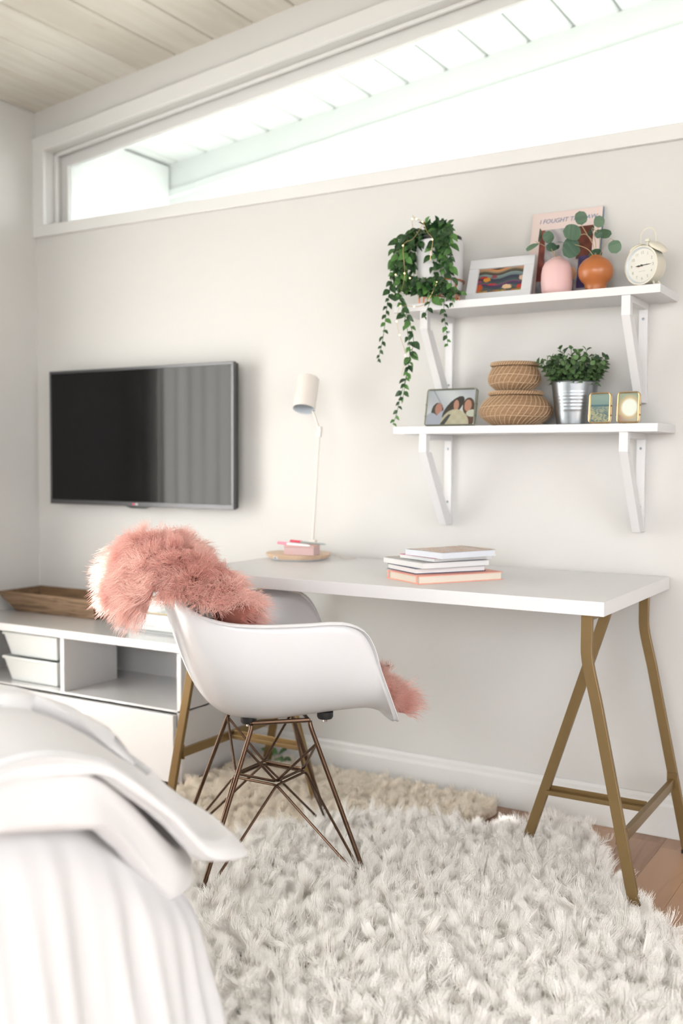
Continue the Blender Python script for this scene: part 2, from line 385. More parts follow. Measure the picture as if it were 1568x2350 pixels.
# clerestory window
wi = tag(MB().box(.06, 3.3, .02, .12, 1.955, 1.968).build('window_1', 'trim'), kind='structure')
def zt(x): return 2.250 + .115 * x
def casing(poly, name='casing', y0=-.018, y1=.0, bv=.002): return MB().prism(poly, y0, y1).build(name, 'trim', wi, bevel=bv)
casing([(0, 1.925), (3.4, 1.925), (3.4, 1.969), (0, 1.969)], 'sill_casing')
casing([(0.0, 1.969), (.06, 1.969), (.06, zt(.06)), (0.0, zt(0))], 'side_casing')
casing([(0, zt(0)), (3.4, zt(3.4)), (3.4, zt(3.4) + .058), (0, zt(0) + .058)], 'head_casing')
F0, F1 = .078, .112
casing([(.06, 1.969), (.095, 1.969), (.095, zt(.09) - .04), (.06, zt(.06))], 'side_stile', F0, F1)
casing([(.06, zt(.06)), (.095, zt(.095) - .045), (3.3, zt(3.3) - .045), (3.3, zt(3.3))], 'head_rail', F0, F1)
casing([(.06, zt(.06) - .012), (3.3, zt(3.3) - .012), (3.3, zt(3.3)), (.06, zt(.06))], 'stop_bead', .04, .056)
casing([(.06, 1.969), (3.3, 1.969), (3.3, 1.975), (.06, 1.975)], 'bottom_rail', F0, F1, .001)
casing([(.060, 1.969), (.070, 1.969), (.070, zt(.07)), (.060, zt(.06))], 'side_bead', .04, .056)
MB().prism([(.095, 1.975), (3.3, 1.975), (3.3, zt(3.3) - .045), (.095, zt(.095) - .045)], .094, .098).build('pane', 'glass', wi)
# outside: eave boards, rafter beam, fascia, gable wall, ground
ea = tag(MB().prism([(-1, cz(-1) + .02), (RX + .5, cz(RX + .5) + .02), (RX + .5, cz(RX + .5) + .06), (-1, cz(-1) + .06)], .12, 1.0).build('eave_soffit', 'soffit'), kind='structure')
x = .04 - .17 * 5
while x < RX: board('plank', x, x + .17, .12, .82, 'soffit', ea, g=.004, ch=.008); x += .17
b = MB()
for z0, z1, y0, y1 in ((-.135, .0, .81, .90), (-.150, -.118, .80, .90), (-.19, -.135, .83, .93)):
    b.prism([(-1, cz(-1) + z0), (RX, cz(RX) + z0), (RX, cz(RX) + z1), (-1, cz(-1) + z1)], y0, y1)
tag(b.build('eave_beam', 'soffit'), kind='structure')
tag(MB().box(-.08, .0, .12, .80, -.2, 2.40).build('outside_return_wall', 'soffit'), kind='structure')
tag(MB().box(-30, 30, -30, 30, -.3, -.2).build('ground', 'ground'), kind='structure')
# overhang slabs and a green box added outside, unseen, to trim the sun beams
tag(MB().box(-.75, -.12, RY - .9, .1, 2.245, 2.345).box(-.12, RX + .2, RY - .9, RY - .12, 2.33, 2.43).build('sun_block_overhang', 'soffit'), kind='structure')
t = MB(); t.box(-1.85, -1.5, -4.95, -4.0, -.2, 2.50); tag(t.build('sun_block_box', 'fern2', bevel=.05), 'tall green box added outside the glass door to block low sun', 'sun blocker')
# left glass door and sheer curtain (seen in the television and lighting the room)
d = tag(MB().box(-.09, -.03, WY0, WY0 + .06, 0, 2.15).box(-.09, -.03, WY1 - .06, WY1, 0, 2.15).box(-.09, -.03, -2.33, -2.27, 0, 2.15)
        .box(-.09, -.03, WY0, WY1, 0, .06).box(-.09, -.03, WY0, WY1, 2.09, 2.15).build('door_1', 'trim'), kind='structure')
def curtain(name, y0, y1, label, z1=2.28):
    n = int((y0 - y1) / .007)
    b = MB(); b.grid(lambda i, j: (.07 + (.024 + .012 * math.sin(i * 23)) * math.sin(i * (y0 - y1) * 62 + math.sin(i * 9) * 1.2) * (.6 + .4 * (1 - j)), y0 + (y1 - y0) * i, .02 + (z1 - .02) * j), n, 6)
    o = b.build(name, 'curtain', smooth=True); return tag(o, label, 'curtain')
curtain('sheer_curtain', -.68, -2.49, 'white sheer curtain at the wall end of the glass door')
curtain('sheer_curtain', -2.66, -3.70, 'white sheer curtain in the middle of the glass door')
curtain('sheer_curtain', -3.80, -4.26, 'white sheer curtain at the far end of the glass door, behind the bed')
# ================================================================== TV UNIT
UT = .467
u = thing('media_unit', 'low glossy white media unit with open cubbies above drawers, along the wall left of desk', 'cabinet')
UX0, UX1, UY0 = .0, 1.068, -.40
MB().box(UX0, UX1 + .008, UY0 - .01, -.0, UT - .027, UT).build('top_panel', 'gloss', u, bevel=.002)
MB().box(UX0, UX1, UY0 + .0, -.0, .245, .252).build('shelf_panel', 'gloss', u, bevel=.001)
MB().box(UX1 - .018, UX1, UY0, 0, .02, UT - .027).build('end_panel', 'white', u, bevel=.001)
MB().box(0, .016, UY0, 0, .02, UT - .027).build('end_panel', 'white', u, bevel=.001)
MB().box(.531, .549, UY0 + .001, -.14, .252, UT - .027).build('divider', 'white', u, bevel=.001)
MB().box(.016, UX1 - .018, -.012, -.004, .02, .44).build('back_panel', 'white', u)
MB().box(.016, UX1 - .018, UY0 + .02, -.012, .02, .038).build('base_panel', 'white', u)
for a, c in ((.002, 1.05),):
    MB().box(a, c, UY0 - .018, UY0 - .001, .022, .240).build('drawer_front', 'gloss', u, bevel=.0015)
# two white tapered storage bins
def bin_(z0, z1, label):
    t = thing('storage_bin', label, 'bin', (.36, -.24, z0), group=None)
    b = MB(); h = z1 - z0; A = (.115, .12); B = (.135, .14); T = .004
    def ring(a, z): return [(-a[0], -a[1], z), (a[0], -a[1], z), (a[0], a[1], z), (-a[0], a[1], z)]
    vs = ring(A, .001) + ring(B, h) + ring((B[0] - T, B[1] - T), h) + ring((A[0] - T, A[1] - T), .006)
    fs = [(3, 2, 1, 0)] + [(i, (i + 1) % 4, 4 + (i + 1) % 4, 4 + i) for i in range(4)] + [(4 + i, 4 + (i + 1) % 4, 8 + (i + 1) % 4, 8 + i) for i in range(4)] + \
         [(8 + i, 8 + (i + 1) % 4, 12 + (i + 1) % 4, 12 + i) for i in range(4)] + [(12, 13, 14, 15)]
    b.add(vs, fs); b.build('body', 'bin', t, bevel=.004)
    b = MB(); z = h
    for x0, x1, y0, y1 in ((-.138, .138, -.143, -.1385), (-.138, .138, .1385, .143), (-.138, -.1335, -.1385, .1385), (.1335, .138, -.1385, .1385)): b.box(x0, x1, y0, y1, z - .008, z + .0005)
    b.build('rim', 'bin', t, bevel=.001)
bin_(.253, .343, 'white tapered storage bin standing on the cubby floor, under another')
bin_(.344, .430, 'white tapered storage bin stacked on top of another in the cubby')
# rustic tray
def tray():
    t = thing('wooden_tray', 'rustic brown wooden tray with flared sides on the white media unit', 'tray', (.28, -.115, UT))
    A = (-.215, .20, -.065, .062); B = (-.262, .235, -.115, .107); h = .075; T = .010
    MB().box(A[0], A[1], A[2], A[3], .001, .008).build('base', 'traydark', t)
    def side(p, q, name, mt):
        # p: two bottom corners, q: two top corners (outer); thickness inwards
        c = Vector(((A[0] + A[1]) / 2, (A[2] + A[3]) / 2, h)); vs = []
        for v in (*p, *q):
            v = Vector(v); i = v + (c - v) * 0
            vs.append(v)
        n = (Vector(p[1]) - Vector(p[0])).cross(Vector(q[0]) - Vector(p[0])).normalized()
        if n.dot(c - Vector(p[0])) < 0: n = -n
        vs2 = [v + n * T for v in vs]
        MB().add(vs + vs2, [(0, 1, 3, 2), (4, 6, 7, 5), (0, 4, 5, 1), (2, 3, 7, 6), (0, 2, 6, 4), (1, 5, 7, 3)]).build(name, mt, t, bevel=.0015)
    a0, a1, a2, a3 = (A[0], A[2], .001), (A[1], A[2], .001), (A[1], A[3], .001), (A[0], A[3], .001)
    b0, b1, b2, b3 = (B[0], B[2], h), (B[1], B[2], h), (B[1], B[3], h), (B[0], B[3], h)
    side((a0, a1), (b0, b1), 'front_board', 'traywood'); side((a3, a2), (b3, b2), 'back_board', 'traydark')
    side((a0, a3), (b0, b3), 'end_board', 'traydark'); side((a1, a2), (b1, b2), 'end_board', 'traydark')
tray()
# books on the unit
def closed_book(name, label, loc, rz, wx, wy, th, cover, pages, cat='book', cov=.0016, spine='y-', over=.003, inset=.003):
    """book lying flat; local origin = near-left bottom corner; spine names the bound side"""
    t = thing(name, label, cat, loc, (0, 0, rz))
    MB().box(0, wx, 0, wy, 0, cov).build('back_cover', cover, t, bevel=.0005)
    MB().box(inset, wx - inset, inset, wy - inset, cov, th - cov).build('page_block', pages, t)
    MB().box(0, wx, 0, wy, th - cov, th).build('front_cover', cover, t, bevel=.0005)
    if spine == 'y-': MB().box(0, wx, -.0005, cov, 0, th).build('spine', cover, t, bevel=.0005)
    if spine == 'x-': MB().box(-.0005, cov, 0, wy, 0, th).build('spine', cover, t, bevel=.0005)
    return t
def spiral(t, p0, p1, r, turns, mt='brass_l', wire=.0006):
    p0, p1 = Vector(p0), Vector(p1); ax = (p1 - p0); u1 = ax.normalized(); u2 = Vector((0, 0, 1)); u3 = u1.cross(u2)
    pts = [p0 + ax * (k / (turns * 8)) + (u2 * math.cos(2 * PI * k / 8) + u3 * math.sin(2 * PI * k / 8)) * r for k in range(turns * 8 + 1)]
    MB().tube(pts, wire, 4).build('spiral_binding', mt, t, smooth=True)
t = thing('spiral_notebook', 'thin spiral notebook lying under the white books on media unit', 'notebook', (.675, -.288, UT), (0, 0, -.01))
MB().box(0, .275, 0, .205, 0, .001).build('back_cover', 'bluew', t); MB().box(.001, .273, .001, .203, .001, .006).build('page_block', 'pages', t)
MB().box(0, .275, 0, .205, .006, .007).build('front_cover', 'greycover', t); spiral(t, (.005, -.001, .0045), (.27, -.001, .0045), .004, 36, 'screw')
t = closed_book('white_book', 'white paperback with printed spine in the middle of the media unit stack', (.738, -.283, UT + .0085), -.01, .215, .15, .026, 'bin', 'cream', cov=.001)
text_mesh('spine_mark', 'o', .014, 'text', t, Matrix.Translation((.197, -.0012, .013)) @ Euler((PI / 2, 0, 0)).to_matrix().to_4x4())
MB().box(.07, .12, -.0009, -.0004, .0125, .0150).build('spine_line', 'greycover', t)
MB().box(.018, .028, -.0009, -.0004, .0115, .0150).build('spine_line', 'greycover', t)
closed_book('white_book', 'white paperback on top of the media unit stack, under glass box', (.722, -.286, UT + .035), -.03, .212, .15, .028, 'bin', 'cream', cov=.001)
t = thing('glass_box', 'small glass display box with brass edges on the white books', 'box', (.80, -.272, UT + .0635), (0, 0, -.03))
b = MB(); c8 = [(x, y, z) for x in (0, .125) for y in (0, .10) for z in (.0015, .05)]
for i in range(8):
    for j in range(i + 1, 8):
        if sum(abs(p - q) > 1e-6 for p, q in zip(c8[i], c8[j])) == 1: b.tube([c8[i], c8[j]], .0014, 6)
b.build('brass_edges', 'brass_l', t)
MB().box(.002, .123, .002, .098, .002, .003).box(.002, .123, .002, .003, .003, .048).box(.002, .123, .097, .098, .003, .048).build('glass', 'glass', t)
MB().box(.02, .045, .03, .06, .0035, .03).build('trinket', 'peng', t, bevel=.004); MB().box(.075, .10, .03, .06, .0035, .035).build('trinket', 'peng', t, bevel=.004)

# ================================================================== DESK
DX0, DX1, DY0, DY1, DZ, DT = 1.2397, 2.4897, -.632, -.02, .735, .0335
t = thing('desk', 'long white desk top resting on two brass trestles', 'desk', ((DX0 + DX1) / 2, (DY0 + DY1) / 2, DZ - DT))
MB().box(DX0, DX1, DY0, DY1, DZ - DT, DZ).build('tabletop', 'white', t, world=True, bevel=.0012)
def trestle(label, xt, s, cy=-.35):
    """three-legged trestle, bent pair of legs on the outer side (s=+1: right)"""
    t = thing('desk_trestle', label, 'trestle', (xt, cy, 0), group=None)
    zt_ = DZ - DT - .0005; W1, W2 = .026, .013; yA, yC = -.60, -.10
    for y in (yA, yC):
        pts = smoothpts([(xt, y, zt_), (xt, y, .63), (xt + s * .001, y, .605), (xt + s * .007, y, .570), (xt + s * .024, y, .50)], 4) + [Vector((xt + s * .128, y, .0145 if 0 else .006))]
        b = MB().bar(pts, W2, W1, (0, 1, 0)); b.build('leg', 'brass', t, world=True, bevel=.0012)
        MB().box(xt + s * .128 - .015, xt + s * .128 + .015, y - .008, y + .008, .0, .010).build('foot_cap', 'black', t, world=True)
    MB().bar([(xt - s * .02, cy, zt_), (xt - s * .245, cy, .006)], W2, W1, (0, 1, 0)).build('leg', 'brass', t, world=True, bevel=.0012)
    MB().box(xt - s * .245 - .015, xt - s * .245 + .015, cy - .008, cy + .008, 0, .010).build('foot_cap', 'black', t, world=True)
    MB().box(xt - .0125, xt + .0125, yA + .007, yC - .007, zt_ - .014, zt_).build('top_rail', 'brass', t, world=True, bevel=.001)
    xs = xt + s * .086
    b = MB(); b.bar([(xs, yA + .007, .188), (xs, yC - .007, .188)], .013, .026, (1, 0, 0)); b.build('long_stretcher', 'brass', t, world=True, bevel=.001)
    b = MB(); b.bar([(xs - s * .008, cy, .186), (xt - s * .178, cy, .186)], .022, .012, (0, 1, 0))
    b.bar([(xs - s * .008, cy + .010, .191), (xt - s * .178, cy + .010, .191)], .003, .022, (0, 1, 0)); b.build('short_stretcher', 'brass', t, world=True, bevel=.001)
    for y, dy in ((yA, 1), (yC, -1)):
        for dz in (.03, .0):
            MB().lathe([(.004, 0), (.004, .002), (.002, .003), (.0005, .003)], seg=10, mt=Euler((dy * -PI / 2 * -1 if 0 else PI / 2 * dy, 0, 0)).to_matrix().to_4x4(), c=(xs + s * .002, y + dy * .0075, .178 + dz)).build('bolt', 'black', t, world=True)
    for y in (yA + .010, yC - .010):
        MB().box(xs - .014, xs + .014, y - .003, y + .003, .172, .215).build('bracket_plate', 'brass_l' if 0 else 'brass', t, world=True, bevel=.001)
trestle('brass three-legged trestle under the right end of the desk', 2.442, 1)
trestle('brass three-legged trestle under the left end of desk, behind the chair', 1.310, -1)

# ================================================================== SHELVES
SY = -.1932
def bracket(x0, ztop, label):
    t = thing('shelf_bracket', label, 'bracket', (x0 + .012, 0, ztop))
    w_ = .024; x1 = x0 + w_
    MB().box(x0, x1, -.190, -.168, ztop - .053, ztop).build('front_post', 'shelf', t, world=True, bevel=.001)
    MB().box(x0, x1, -.168, -.015, ztop - .017, ztop).build('arm', 'shelf', t, world=True, bevel=.001)
    MB().box(x0, x1, -.015, 0, ztop - .275, ztop).build('wall_strip', 'shelf', t, world=True, bevel=.001)
    MB().prism([(-.190, ztop - .053), (-.168, ztop - .053), (-.150, ztop - .053 + .0), (-.015, ztop - .252), (-.015, ztop - .275), (-.048, ztop - .275)], x0 + .0005, x1 - .0005, 'x').build('brace', 'shelf', t, world=True, bevel=.001)
    for dz in (.042, .205):
        MB().lathe([(.0038, 0), (.0035, .0012), (.0012, .0018)], (0, 0, 0), 12, Euler((PI / 2, 0, 0)).to_matrix().to_4x4()).build('screw', 'screw', t).location = (0, -.0152, -dz)
for ztop, lv in ((1.1305, 'lower'), (1.489, 'upper')):
    bracket(1.798, ztop, f'white bracket at the left end of the {lv} wall shelf')
    bracket(2.390, ztop, f'white bracket at the right end of the {lv} wall shelf')
for z, lv, what in ((1.1525, 'lower', 'holding baskets and photo frames'), (1.511, 'upper', 'holding clock, vases and trailing plant')):
    t = thing('wall_shelf', f'white {lv} wall shelf {what}', 'shelf', (2.10, 0, z - .022))
    MB().box(1.7135, 2.4915, SY, 0, z - .022, z).build('board', 'shelf', t, world=True, bevel=.0008)
ZU, ZL = 1.511, 1.1525

# ================================================================== TELEVISION
t = thing('television', 'flat black television with thin grey frame mounted on the wall', 'television', (.595, -.035, 1.132))
X0, X1, Z0, Z1 = .150, 1.035, .880, 1.388
MB().box(X0 + .002, X1 - .002, -.066, -.045, Z0 + .002, Z1 - .002).box(X0 + .12, X1 - .12, -.046, -.028, Z0 + .06, Z1 - .10).build('back_housing', 'tvback', t, world=True, bevel=.006)
b = MB()
for a in ((X0, X1, Z0, Z0 + .017), (X0, X1, Z1 - .010, Z1), (X0, X0 + .009, Z0 + .017, Z1 - .010), (X1 - .012, X1, Z0 + .017, Z1 - .010)): b.box(a[0], a[1], -.080, -.064, a[2], a[3])
b.build('bezel', 'bezel', t, world=True, bevel=.0015)
MB().box(X0 + .008, X1 - .011, -.0775, -.070, Z0 + .016, Z1 - .009).build('screen', 'screen', t, world=True)
MB().prism([(.535, Z0), (.66, Z0), (.63, Z0 - .007), (.565, Z0 - .007)], -.079, -.068).build('sensor_lip', 'tvback', t, world=True, bevel=.001)
MB().lathe([(.0042, 0), (.0042, .0008)], (.578, -.0802, .8885), 20, Euler((PI / 2, 0, 0)).to_matrix().to_4x4()).build('logo_disc', 'red', t, world=True)
text_mesh('logo_letters', 'LG', .0105, 'penw', t, Matrix.Translation(Vector((.593, -.0806, .8885)) - Vector((.595, -.035, 1.132))) @ Euler((PI / 2, 0, 0)).to_matrix().to_4x4())
MB().box(.45, .75, -.030, -.0005, 1.0, 1.25).build('wall_mount', 'tvback', t, world=True)

# ================================================================== DESK LAMP
LC = Vector((1.358, -.165, DZ))
t = thing('desk_lamp', 'off-white desk lamp with cylinder shade on a round wooden base', 'lamp', LC)
MB().lathe([(.086, 0), (.090, .003), (.095, .006)], seg=48).build('base_rim', 'white', t, smooth=True)
MB().lathe([(.0955, .006), (.1035, .016), (.1045, .0205), (.102, .0215)], seg=64).build('base', 'birch', t, smooth=True)
a = math.atan2(-.093, -.02)
for nm, mt_, w2, z0, z1, rr in (('port_plate', 'white', .20, .0055, .0155, .0990), ('port', 'black', .055, .0085, .0125, .1000)):
    b = MB(); vs = []
    for k in range(7):
        g = a + (k / 6 - .5) * w2
        for z in (z0, z1):
            rad = rr + (z - .006) * .4 + (.0008 if nm == 'port' else 0); vs.append((rad * math.cos(g), rad * math.sin(g), z))
    b.add(vs, [(2 * k, 2 * k + 2, 2 * k + 3, 2 * k + 1) for k in range(6)]); b.build(nm, mt_, t)
sx, sy = 1.3905 - LC.x, -.13 - LC.y
MB().box(sx - .007, sx + .009, sy - .006, sy + .006, .0215, .040).box(sx - .013, sx + .013, sy - .009, sy + .009, .040, .062).build('stem_socket', 'lamp', t, bevel=.003)
MB().tube([(sx, sy, .06), (sx + .022, sy, .397)], .0042, 10).build('stem', 'lamp', t, smooth=True)
MB().box(sx + .013, sx + .030, sy - .006, sy + .006, .392, .406).box(sx + .020, sx + .032, sy - .007, sy + .007, .404, .424).build('joint', 'lamp', t, bevel=.002)
MB().tube([(sx + .024, sy - .002, .415), (sx + .006, sy - .004, .462), (sx + .0035, sy - .01, .475)], .0042, 10).build('arm', 'lamp', t, smooth=True)
# shade: tilted cylinder, open at the bottom
bt = Vector((1.378, -.166, 1.213)) - LC; tp = Vector((1.366, -.122, 1.314)) - LC
ax = (tp - bt).normalized(); rot = ax.to_track_quat('Z', 'Y').to_matrix().to_4x4(); H = (tp - bt).length; R = .0355
MB().lathe([(R, 0), (R + .0003, .001), (R, H - .003), (R - .003, H), (.0001, H)], bt, 40, rot, False).build('shade', 'lamp', t, smooth=True)
MB().lathe([(R - .0004, .0008), (R - .0012, .001), (R - .0012, H - .02), (R * .55, H - .012), (.0001, H - .012)], bt, 40, rot, False).build('shade_lining', 'lampin', t, smooth=True)
MB().ball(tuple(bt + ax * (H * .55)), .016, 12).build('bulb', 'pot', t, smooth=True)
MB().tube(smoothpts([(.03, .098, .012), (.07, .105, .016), (.10, .085, .006), (.13, .075, .0022), (.15, .11, .0022)], 6), .0018, 6).build('cable', 'lamp', t, smooth=True)
# pink box + two pens
t = thing('pink_box', 'small dusty pink box on the wooden lamp base with pens on its lid', 'box', (1.365, -.258, DZ + .0218), (0, 0, .22))
MB().box(0, .099, 0, .055, 0, .024).build('body', 'pinkbox', t, bevel=.001)
MB().box(-.0008, .0998, -.0008, .0558, .0242, .0315).build('lid', 'pinkbox2', t, bevel=.001)
zb = DZ + .0218 + .0315
def pen(label, loc, rz, ln, r, bodym, capm, tilt=0, capf=.3):
    t = thing('marker_pen', label, 'pen', loc, (0, tilt, rz))
    cp = ln * capf; ym = Euler((0, PI / 2, 0)).to_matrix().to_4x4()
    MB().lathe([(r * .5, 0), (r, .002), (r, cp), ], (0, 0, r), 14, ym).build('cap', capm, t, smooth=True)
    MB().lathe([(r * .92, cp), (r * .92, ln - .01), (r * .5, ln)], (0, 0, r), 14, ym).build('barrel', bodym, t, smooth=True)
    MB().box(.002, cp + .006, -.0012, .0012, 2 * r, 2 * r + .0014).build('clip', capm, t)
pen('white pen with a pink cap lying in front on the pink box', (1.342, -.262, zb + .001), .16, .112, .0038, 'penw', 'pinkpen', .05)
pen('grey pen with a red cap lying across the back of the pink box', (1.372, -.236, zb + .0065), .12, .125, .0034, 'peng', 'red', .045)

# ================================================================== STACK ON THE DESK
def frame_from(p0, pl, pr):
    """near corner p0, left corner pl, right corner pr -> origin, rotation (x axis towards pr)"""
    d = Vector((pr[0] - p0[0], pr[1] - p0[1])); return math.atan2(d.y, d.x), d.length, (Vector((pl[0] - p0[0], pl[1] - p0[1]))).length
def stack_item(name, label, p0, pl, pr, z, th, kind, cat='book', wl=None, ww=None):
    rz, ln, wd = frame_from(p0, pl, pr); ln = wl or ln; wd = ww or wd
    t = thing(name, label, cat, (p0[0], p0[1], z), (0, 0, rz))
    if kind == 'coral':
        MB().box(0, ln, 0, wd, 0, .002).build('back_cover', 'coral', t, bevel=.0005)
        MB().box(.004, ln - .004, .004, wd - .003, .002, th - .002).build('page_block', 'cream', t)
        MB().box(0, ln, 0, wd, th - .002, th).build('front_cover', 'coral', t, bevel=.0005)
        for y in (.010, wd - .012): MB().box(-.0006, .0006, y, y + .005, 0, th).build('elastic', 'coral', t)
    elif kind == 'navy':
        MB().box(-.001, ln, 0, wd, 0, .0018).build('back_cover', 'navy', t)
        MB().box(.002, ln - .003, .002, wd - .002, .0018, th - .0012).build('page_block', 'pages', t)
        MB().box(0, ln - .002, 0, wd, th - .0012, th).build('front_cover', 'navy', t)
    elif kind == 'grey':
        MB().box(0, ln, 0, wd, 0, .001).build('back_cover', 'greycover', t)
        MB().box(.001, ln - .002, .002, wd - .002, .001, th - .001).build('page_block', 'pages', t)
        MB().box(0, ln, 0, wd, th - .001, th).build('front_cover', 'greycover', t)
        spiral(t, (.012, wd, th / 2), (ln - .012, wd, th / 2), th / 2 + .001, 26)
    elif kind == 'magenta':
        MB().box(0, ln, 0, wd, 0, .001).build('back_cover', 'bluew', t)
        MB().box(.0005, ln - .001, .001, wd - .001, .001, th - .0012).build('page_block', 'pages', t)
        MB().box(0, ln, 0, wd, th - .0012, th).build('front_cover', 'magenta', t)
    elif kind == 'gold':
        MB().box(0, ln, 0, wd, 0, .0012).build('back_cover', 'bluew', t)
        MB().box(.0005, ln - .002, .0005, wd - .001, .0012, th - .0012).build('page_block', 'bluew', t)
        MB().box(0, ln, 0, wd, th - .0014, th - .0004).build('front_cover', 'bluew', t)
        g, p, wh = srgb(196, 156, 104), srgb(224, 186, 170), srgb(214, 205, 200)
        rg = random.Random(3)
        def fn(u_, v_):
            k = math.sin(u_ * 43 + math.sin(v_ * 31) * 2) * math.sin(v_ * 37 + math.sin(u_ * 29) * 2) + rg.uniform(-.5, .5)
            return g if k > .25 else (p if k > -.35 else wh)
        b = MB(); nx, ny = 60, 44
        b.grid(lambda i, j: (.004 + i * (ln - .008), .004 + j * (wd - .008), th), nx, ny)
        me = bpy.data.meshes.new('cover_print'); me.from_pydata(b.v, [], b.f); me.materials.append(M['print'])
        ca = me.color_attributes.new('print', 'FLOAT_COLOR', 'POINT')
        for k in range(len(b.v)): ca.data[k].color = (*fn((k // ny) / nx, (k % ny) / ny), 1)
        o = bpy.data.objects.new('cover_print', me); COL.objects.link(o); o.parent = t
        spiral(t, (ln, .008, th / 2), (ln, wd - .008, th / 2), th / 2 + .002, 17)
    return t
z = DZ
stack_item('coral_book', 'coral hardcover with cream pages at the bottom of the desk stack', (1.991, -.565), (1.846, -.484), (2.128, -.338), z, .0215, 'coral'); z += .0218
stack_item('navy_notebook', 'notebook with dark navy covers, second from bottom of the desk stack', (1.964, -.530), (1.829, -.448), (2.083, -.351), z, .0145, 'navy', 'notebook'); z += .0148
stack_item('grey_notebook', 'grey spiral notebook in the middle of the desk stack', (1.985, -.530), (1.822, -.415), (2.092, -.344), z, .0150, 'grey', 'notebook'); z += .0165
stack_item('magenta_notebook', 'slim white notebook with magenta cover edge, second from top of desk stack', (2.002, -.499), (1.874, -.415), (2.075, -.35), z, .0100, 'magenta', 'notebook', wl=.20); z += .0125
stack_item('gold_notebook', 'spiral notebook with gold patterned cover on top of the desk stack', (2.040, -.532), (1.911, -.448), (2.10, -.40), z, .0155, 'gold', 'notebook', wl=.185)

# ================================================================== UPPER SHELF
# picture frame leaning back against the wall
t = thing('picture_frame', 'white picture frame leaning on the upper shelf with a colourful wavy picture', 'picture frame', (2.012, -.130, ZU), (-.33, 0, 0))
FW, FH, FB = .200, .138, .030
MB().box(-FW / 2, FW / 2, 0, .012, 0, FB).box(-FW / 2, FW / 2, 0, .012, FH - FB, FH).box(-FW / 2, -FW / 2 + FB, 0, .012, FB, FH - FB).box(FW / 2 - FB, FW / 2, 0, .012, FB, FH - FB).build('frame', 'frameW', t, bevel=.001)
MB().box(-FW / 2 + .004, FW / 2 - .004, .008, .0115, .004, FH - .004).build('backing', 'frameW', t)
def waves(u_, v_):
    wv = .055 * math.sin(u_ * 9.5 + .6) + .05 * u_; y = v_ - wv
    cols = [(.97, srgb(40, 35, 25)), (.90, srgb(196, 134, 82)), (.84, srgb(150, 128, 104)), (.79, srgb(84, 72, 56)), (.73, srgb(68, 66, 58)), (.68, srgb(120, 138, 136)), (.60, srgb(104, 122, 124)),
            (.55, srgb(52, 62, 70)), (.50, srgb(44, 40, 72)), (.42, srgb(52, 66, 72)), (.37, srgb(66, 84, 84)), (.33, srgb(112, 62, 92)), (.27, srgb(66, 40, 84)), (.2, srgb(48, 62, 72)), (.1, srgb(70, 82, 84)), (-1, srgb(60, 70, 60))]
    c = next(cc for th_, cc in cols if y >= th_)
    k = math.sin(u_ * 61 + 5 * math.sin(v_ * 23)) * math.sin(v_ * 47 + 4 * math.sin(u_ * 31))
    for (a, bb, r1, r2, cc) in ((.20, .56, .08, .09, srgb(208, 140, 40)), (.12, .66, .09, .05, srgb(170, 50, 40)), (.36, .66, .06, .07, srgb(130, 44, 60)), (.33, .36, .10, .04, srgb(176, 40, 44)), (.05, .25, .08, .14, srgb(190, 84, 36)), (.04, .5, .05, .05, srgb(150, 60, 90)), (.66, .23, .10, .09, srgb(226, 190, 150)), (.98, .2, .12, .09, srgb(190, 50, 44)), (.95, .55, .05, .09, srgb(215, 180, 155))):
        if ((u_ - a) / r1) ** 2 + ((v_ - bb) / r2) ** 2 < 1 + .35 * k: c = mixc(cc, c, .1)
    if v_ < .13: c = [srgb(200, 92, 50), srgb(90, 120, 60), srgb(196, 150, 50), srgb(116, 70, 96), srgb(80, 96, 70)][int((u_ * 13 + k * 1.2) % 5)]
    return c
picture('artwork', t, 0, FH / 2, FW - 2 * FB + .002, FH - 2 * FB + .002, waves, y=.0070, nx=110, nz=70)
MB().box(-.02, .02, .012, .014, .0, .10).build('easel_leg', 'frameW', t)
# magazine leaning on the wall
t = thing('magazine', 'pale pink magazine with blue title leaning on the wall behind the vases', 'magazine', (2.178, -.066, ZU), (-.215, 0, 0))
MW, MH = .208, .268
MB().box(-MW / 2, MW / 2, 0, .0125, 0, MH).build('cover', 'magcov', t, bevel=.0008)
MB().box(MW / 2 - .0002, MW / 2 + .0008, .001, .0125, 0, MH).build('spine', 'magspine', t)
def cov(u_, v_):
    n = math.sin(u_ * 21 + 3 * math.sin(v_ * 13)) * .5 + math.sin(v_ * 33 + u_ * 40) * .3
    c = mixc(srgb(150, 146, 150), srgb(196, 190, 192), .5 + n * .5)
    if u_ < .10 + .06 * (1 - v_) and v_ > .2: c = mixc(srgb(110, 48, 44), srgb(140, 70, 60), n + .5)
    if u_ > .72 and v_ > .52: c = mixc(srgb(86, 38, 28), srgb(112, 54, 38), n + .5)
    if u_ > .76 and v_ <= .56 and v_ > .1: c = mixc(srgb(52, 44, 92), srgb(80, 66, 116), n + .5)
    if ((u_ - .66) / .09) ** 2 + ((v_ - .66) / .08) ** 2 < 1: c = mixc(srgb(170, 60, 80), srgb(120, 30, 60), n + .5)
    if ((u_ - .40) / .07) ** 2 + ((v_ - .50) / .09) ** 2 < 1 or ((u_ - .62) / .13) ** 2 + ((v_ - .30) / .12) ** 2 < 1: c = mixc(srgb(226, 178, 138), srgb(200, 146, 108), n + .5)
    if v_ < .05: c = mixc(srgb(70, 30, 26), srgb(40, 30, 66), .5 + n)
    if .05 <= v_ < .24 and u_ < .72: c = mixc(srgb(120, 116, 122), srgb(160, 156, 160), .5 + n)
    return c
picture('cover_picture', t, .003, .112, .158, .205, cov, y=-.0004, nx=80, nz=100)
